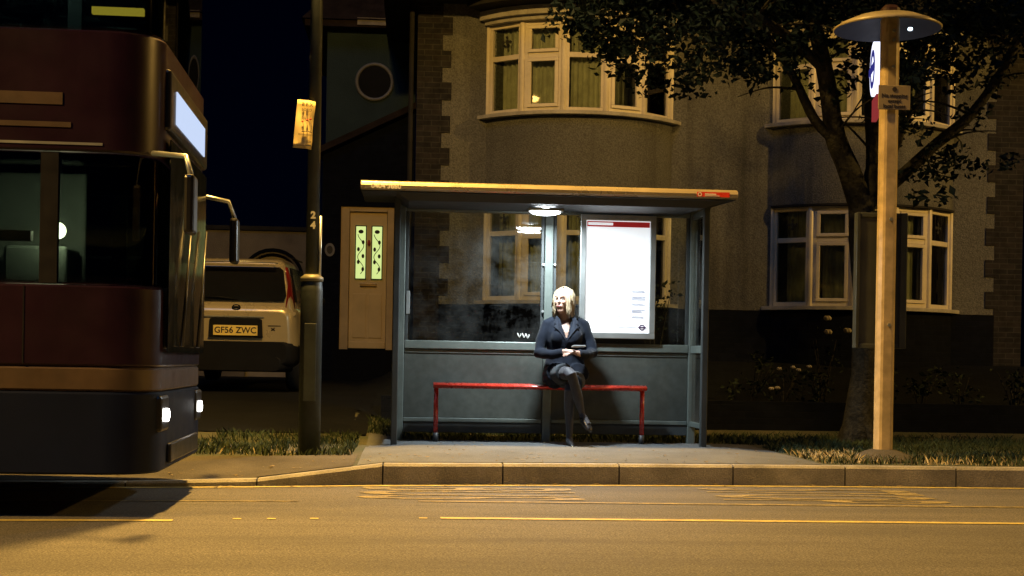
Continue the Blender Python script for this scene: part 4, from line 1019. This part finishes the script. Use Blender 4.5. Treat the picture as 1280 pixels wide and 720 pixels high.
# head: skull, face wedge, jaw, nose, brow, ears
b.ell(hp(0, .012, .03), (.074, .092, .098), HR)
b.ell(hp(0, -.03, -.035), (.06, .062, .08), HR)
b.ell(hp(0, -.05, -.095), (.034, .034, .03), HR)
b.tube([hp(0, -.088, .022), hp(0, -.105, -.018), hp(0, -.1, -.03)], [.009, .014, .013], 8)
b.ell(hp(0, -.083, .034), (.05, .014, .012), HR)
for s in (-1, 1):
    b.ell(hp(s * .034, -.072, -.02), (.024, .02, .02), HR)
    b.ell(hp(s * .076, .01, -.005), (.012, .022, .032), HR)
b.ell(hp(0, -.088, -.058), (.026, .014, .012), HR)
# arms folded into the lap
ARM = {-1: [(-.165, .0, 1.15), (-.225, -.02, 1.0), (-.255, -.06, .88), (-.15, -.22, .865), (-.03, -.3, .9)],
       1: [(.165, .0, 1.15), (.225, -.02, 1.0), (.25, -.07, .89), (.16, -.23, .87), (.055, -.3, .885)]}
for s in (-1, 1): b.tube(ARM[s], [.052, .046, .042, .034, .025], 12)
# hands: palm, four bent fingers and a thumb each
def hand(w, d, up, side, curl):
    w, d, up, side = (Vector(v).normalized() if i else Vector(v) for i, v in enumerate((w, d, up, side)))
    b.loft([[w + d * t_ + side * (wd * math.cos(a)) + up * (th * math.sin(a)) for a in rng(0, 6.283, 12)[:-1]] for t_, wd, th in ((-.02, .024, .019), (.02, .036, .017), (.06, .04, .015), (.08, .038, .011))], True)
    for i, L in enumerate((.062, .072, .068, .054)):
        o_ = w + d * .072 + side * (-.03 + .02 * i); dd_ = d
        pts = [o_ - d * .015]; rr_ = .0088
        for k_ in range(3):
            dd_ = (dd_ - up * curl).normalized(); pts.append(pts[-1] + dd_ * (L * (.45, .33, .28)[k_] + (.015 if k_ == 0 else 0)))
        b.tube(pts, [rr_, rr_, rr_ * .92, rr_ * .72], 8)
    o_ = w + d * .012 - side * .026
    b.tube([o_, o_ - side * .022 + d * .025 - up * .008, o_ - side * .02 + d * .05 - up * .02], [.012, .0105, .008], 8)
hand((-.03, -.3, .9), (.9, -.35, .0), (0, -.35, 1), (-.35, -.9, -.2), .45)
hand((.06, -.3, .885), (-.9, -.3, .12), (0, -.5, 1), (.3, -.9, -.3), .5)
# legs: her right leg crossed over her left
b.tube([(-.085, .0, .65), (-.075, -.2, .69), (-.03, -.42, .7), (-.012, -.465, .685), (.02, -.455, .6), (.06, -.44, .47), (.1, -.41, .34), (.112, -.41, .29)], [.085, .076, .056, .051, .045, .046, .029, .027], 14)
b.tube([(.1, -.4, .33), (.12, -.45, .28), (.15, -.51, .23)], [.03, .032, .022], 10)
b.tube([(.085, .0, .63), (.07, -.2, .6), (.0, -.37, .57), (-.015, -.4, .54), (-.01, -.36, .4), (.005, -.31, .2), (.01, -.29, .09)], [.088, .076, .056, .05, .046, .034, .029], 14)
b.tube([(.01, -.28, .085), (.01, -.33, .06), (.015, -.42, .03)], [.034, .033, .022], 10)
me = solid(b, .0062, 3)
body = MB(); body.mesh(me); bpy.data.meshes.remove(me)
for f in body.bm.faces:
    c_ = f.calc_center_median(); f.smooth = True
    f.material_index = 1 if c_.z < .82 and not (c_.y < -.2 and c_.z > .78) else 0
    h = HR.inverted() @ (c_ - HC)
    if h.y < -.085 and abs(h.x) < .023 and -.067 < h.z < -.05: f.material_index = 2
for s in (-1, 1):                                   # eyes and brows set into the face
    body.mi = 5; body.ell(hp(s * .031, -.0825, .008), (.0125, .006, .0055), HR, 12, 8)
    body.mi = 3; body.ell(hp(s * .031, -.0875, .0082), (.0052, .002, .0054), HR, 10, 6); body.tube([hp(s * .018, -.088, .011), hp(s * .031, -.0905, .0155), hp(s * .045, -.084, .011)], [.0012, .0016, .001], 6)
    body.mi = 4; body.tube([hp(s * .016, -.094, .027), hp(s * .034, -.092, .034), hp(s * .05, -.078, .028)], [.0025, .0032, .002], 6)
body.build('body', ['skin', 'tights', 'lip', 'eye', 'brow', 'sclera'], W0)
# coat
c = MB()
c.loft([[(cx_ + rx_ * math.cos(a), cy_ + ry_ * math.sin(a), z_) for a in rng(0, 6.283, 24)[:-1]] for cx_, cy_, z_, rx_, ry_ in ((0, -.01, .6, .205, .155), (0, -.01, .68, .215, .165), (0, .0, .78, .19, .145), (0, -.0, .88, .17, .128), (0, -.02, .99, .185, .145), (0, -.015, 1.08, .192, .135), (0, 0, 1.15, .185, .11), (0, .005, 1.2, .12, .085), (-.005, .0, 1.225, .09, .078))], True)
for s in (-1, 1):
    c.tube([(s * .1, .0, 1.17)] + ARM[s][:4] + [tuple(Vector(ARM[s][3]).lerp(Vector(ARM[s][4]), .75))], [.066, .066, .06, .057, .047, .04], 14)
    c.ell((s * .07, -.105, 1.03), (.085, .06, .09))
    c.tube([(s * .1, -.05, .66), (s * .1, -.2, .7)], [.12, .1], 12)           # coat front over the lap
me = solid(c, .008, 3)
c = MB(); c.mesh(me); bpy.data.meshes.remove(me)
kill = [f for f in c.bm.faces if (lambda q: q.y < -.02 and q.z > 1.02 and abs(q.x + .012) < (q.z - 1.015) * .3)(f.calc_center_median())]
bmesh.ops.delete(c.bm, geom=kill, context='FACES')
for f in c.bm.faces: f.smooth = True
for v in c.bm.verts:                                # creases of worn cloth
    n_ = noise.noise(Vector((v.co.x * 16, v.co.y * 16, v.co.z * 9))); v.co += v.normal * n_ * .007
co = c.build('coat', 'coat', W0, fix=False)
m = MB()
for s in (-1, 1):
    F2 = lambda x_, z_, q: (s * x_ - .012, -.148 - (1.04 - z_) * .03 + max(0, z_ - 1.06) * .42 + q - x_ * .05, z_)
    m.prism([(.006, 1.0), (.075, 1.09), (.12, 1.13), (.095, 1.15), (.118, 1.165), (.085, 1.235), (.055, 1.2)], F2, -.02, -.004)
m.build('lapel', 'coatl', co, .004)
# skirt hem over the thighs
s_ = MB()
s_.tube([(-.08, .0, .66), (-.078, -.18, .69), (-.05, -.33, .7)], [.11, .1, .088], 18)
s_.tube([(.08, .0, .65), (.068, -.2, .62), (.03, -.32, .6)], [.112, .098, .09], 18)
s_.tube([(0, .02, .64), (0, -.15, .65)], [(.17, .1), (.13, .08)], 18)
me = solid(s_, .009, 3); link('skirt', me, 'skirt', W0)
# shoes
m = MB()
m.loft([[Vector(c0) + Vector((wd * math.cos(a), 0, th * math.sin(a))) for a in rng(0, 6.283, 12)[:-1]] for c0, wd, th in (((.01, -.235, .065), .022, .03), ((.01, -.27, .06), .034, .04), ((.012, -.34, .045), .036, .032), ((.015, -.42, .026), .034, .024), ((.017, -.475, .018), .012, .012))], True)
m.tube([(.01, -.25, .05), (.01, -.245, .003)], [.018, .009], 8); m.build('shoe', 'shoe', W0)
m = MB(); ax_ = Vector((.05, -.11, -.1)).normalized(); sd2 = Vector((.9, .4, 0)).normalized(); up2 = sd2.cross(ax_)
m.loft([[Vector((.1, -.41, .3)) + ax_ * t_ + sd2 * wd * math.cos(a) + up2 * th * math.sin(a) for a in rng(0, 6.283, 12)[:-1]] for t_, wd, th in ((-.0, .024, .03), (.04, .036, .036), (.1, .037, .03), (.165, .035, .022), (.2, .014, .012))], True)
hb = Vector((.1, -.41, .3)) + ax_ * .015; m.tube([hb, hb - up2 * .05 * (1 if up2.z > 0 else -1)], [.017, .008], 8); m.build('shoe', 'shoe', W0)
# phone
m = MB(); PM = T(.075, -.36, .945) @ Matrix.Rotation(R(8), 4, 'Z') @ Matrix.Rotation(R(-6), 4, 'X')
m.box(-.065, .055, -.035, .035, -.006, .006, PM); ph = m.build('phone', 'alu', None, .003)
ph.data.transform(W[W0.name]); wl = W[W0.name] @ Vector((.075, -.36, .945)); origin(ph, wl); W[ph.name] = T(*wl)
tag(ph, "slim dark phone with a lit screen in the seated woman's hands", 'phone')
m = MB(); m.box(-.06, .05, -.031, .031, .0065, .0085, PM); so = m.build('screen', 'phones', None); so.data.transform(T(*wl).inverted() @ W[W0.name]); so.parent = ph
# hair: strands swept from a side parting, ends resting on the collar
h = MB(); rh = random.Random(17)
h.ell(hp(0, .026, .045), (.083, .094, .092), HR, 20, 12)
for i in range(260):
    side = -1 if rh.random() < .5 else 1
    t_ = rh.uniform(-.045, .11)                       # along the parting, front to back
    p0 = Vector((.015 + rh.uniform(-.004, .004), t_, .132 - .9 * max(0, abs(t_ - .01) - .03) ** 1.35))
    back = rh.random()
    a = R(rh.uniform(12, 165)) if True else 0
    wd = .086 + rh.uniform(0, .014)
    ln_ = rh.uniform(.05, .115)
    q = lambda f_, rr_: Vector((side * wd * rr_ * math.sin(a) * (1 if side > 0 else 1), .026 - .095 * rr_ * math.cos(a), f_))
    if a < R(38): ln_ = rh.uniform(.0, .05); 
    pts = [p0, q(.1, .75), q(.05, 1.0), q(-.02, 1.04), q(-.05 - ln_ * .45, 1.02), q(-.05 - ln_, .96 + rh.uniform(-.15, .15))] if a >= R(38) else [p0, q(.105, .72), q(.075, .95), Vector((side * wd * math.sin(a + .5), .026 - .09 * math.cos(a + .5), .04)), Vector((side * (wd + .004), -.02, -.02 - ln_))]
    k_ = rh.uniform(.6, 1.1); pts[-1] = Vector(pts[-1]) + Vector((rh.gauss(0, .008), rh.gauss(0, .008), 0)); h.tube([hp(*p) for p in pts], [.005] + [.0085 * k_] * (len(pts) - 3) + [.006 * k_, .0012], 5)
h.build('hair', 'hair', W0)

# ------------------------------------------------------------------ light
w = bpy.data.worlds.new('World'); scene.world = w; w.use_nodes = True
nt = w.node_tree; bg = nt.nodes['Background']
sky = nt.nodes.new('ShaderNodeTexSky'); sky.sky_type = 'NISHITA'; sky.sun_disc = False; sky.sun_elevation = R(30); sky.sun_rotation = R(200)
mx = nt.nodes.new('ShaderNodeMix'); mx.data_type = 'RGBA'; mx.blend_type = 'MULTIPLY'; mx.inputs[0].default_value = 1; mx.inputs[7].default_value = (.01, .05, .3, 1)
nt.links.new(sky.outputs[0], mx.inputs[6]); nt.links.new(mx.outputs[2], bg.inputs[0]); bg.inputs[1].default_value = .0012

def light(kind, name, loc, energy, col, **kw):
    l = bpy.data.lights.new(name, kind); l.energy = energy; l.color = col
    for k_, v in kw.items(): setattr(l, k_, v)
    o = bpy.data.objects.new(name, l); COL.objects.link(o); o.location = loc; return o
blue_fill = light('SUN', 'blue_fill', (0, 0, 30), .22, (.1, .4, 1.0), angle=R(20)); blue_fill.rotation_euler = (R(40), 0, R(-20))  # added blue sun that lifts the dark shadows, source unseen
SOD = (1, .56, .12)
s1 = light('SPOT', 'sodium_light', (-.86, LY, 8.02), 7800, SOD, spot_size=R(150), spot_blend=1, shadow_soft_size=.3); s1.rotation_euler = (R(-18), R(10), 0)
s2 = light('POINT', 'sodium_spill', (-.86, LY, 8.0), 1950, SOD, shadow_soft_size=.15)
s3 = light('POINT', 'sodium_spill', (16.5, LY, 8.0), 4600, SOD, shadow_soft_size=.15)
bus_shadow_fill = light('SPOT', 'sodium_light', (-9.5, L3, 8.0), 9000, SOD, spot_size=R(72), spot_blend=1, shadow_soft_size=.15); bus_shadow_fill.rotation_euler = Vector((5, 3.1, -8)).to_track_quat('-Z', 'Y').to_euler()  # added unseen spot that brightens the bus's shadow on the road
cl_ = light('POINT', 'cab_light', tuple(W[U0.name] @ Vector((-.66, .42, 1.74))), 9, (1, .9, .55), shadow_soft_size=.06)
sl_ = light('AREA', 'shelter_lamp', tuple(W[S0.name] @ Vector((-.12, -.8, SZ(2.285)))), 98, (.84, .95, 1.0), shape='RECTANGLE', size=.22, size_y=.1); sl_.rotation_euler = (0, 0, SY)

# ------------------------------------------------------------------ one object per loose piece of these parts
def islands(o):
    bm = bmesh.new(); bm.from_mesh(o.data); bm.verts.ensure_lookup_table(); seen = set(); out = []
    for v in bm.verts:
        if v.index in seen: continue
        st, g_ = [v], []
        seen.add(v.index)
        while st:
            q = st.pop(); g_.append(q.index)
            for e in q.link_edges:
                t_ = e.other_vert(q)
                if t_.index not in seen: seen.add(t_.index); st.append(t_)
        out.append(set(g_))
    bm.free(); return out
SPLIT = 'window_pillar brick_quoin end_rail glazing_bead bolt clamp bottom_rail top_rail side_window case_bracket sign_clip deck_lamp flag_bracket timetable_print panel_joint side_lettering_strip bay_cornice side_wall plinth'.split()
for o in list(scene.objects):
    if o.type != 'MESH' or o.name.split('.')[0] not in SPLIT: continue
    gr = islands(o)
    if len(gr) < 2: continue
    src = o.data
    for n_, g_ in enumerate(gr):
        bm = bmesh.new(); bm.from_mesh(src); bm.verts.ensure_lookup_table()
        bmesh.ops.delete(bm, geom=[v for v in bm.verts if v.index not in g_], context='VERTS')
        me = bpy.data.meshes.new(o.name); bm.to_mesh(me); bm.free()
        for mt in src.materials: me.materials.append(mt)
        if n_ == 0: o.data = me
        else:
            c = o.copy(); c.data = me; COL.objects.link(c)

# ------------------------------------------------------------------ camera
cam = bpy.data.cameras.new('camera'); co_ = bpy.data.objects.new('camera', cam); COL.objects.link(co_); scene.camera = co_
cam.sensor_width = 36; cam.lens = 36 * 1760 / 1280; cam.shift_y = 92 / 1280; cam.clip_end = 2000; cam.clip_start = .05
co_.matrix_world = T(0, 0, .96) @ Matrix.Rotation(R(-4), 4, 'Z') @ Matrix.Rotation(R(90), 4, 'X') @ Matrix.Rotation(R(1.0), 4, 'Z')
vs = scene.view_settings; vs.view_transform = 'Standard'; vs.look = 'None'; vs.gamma = 1; vs.exposure = 0; vs.use_curve_mapping = False
scene.render.engine = 'CYCLES'; scene.cycles.use_denoising = True; scene.cycles.max_bounces = 8; scene.cycles.transparent_max_bounces = 16
scene.cycles.caustics_reflective = False; scene.cycles.caustics_refractive = False; scene.cycles.sample_clamp_indirect = 4
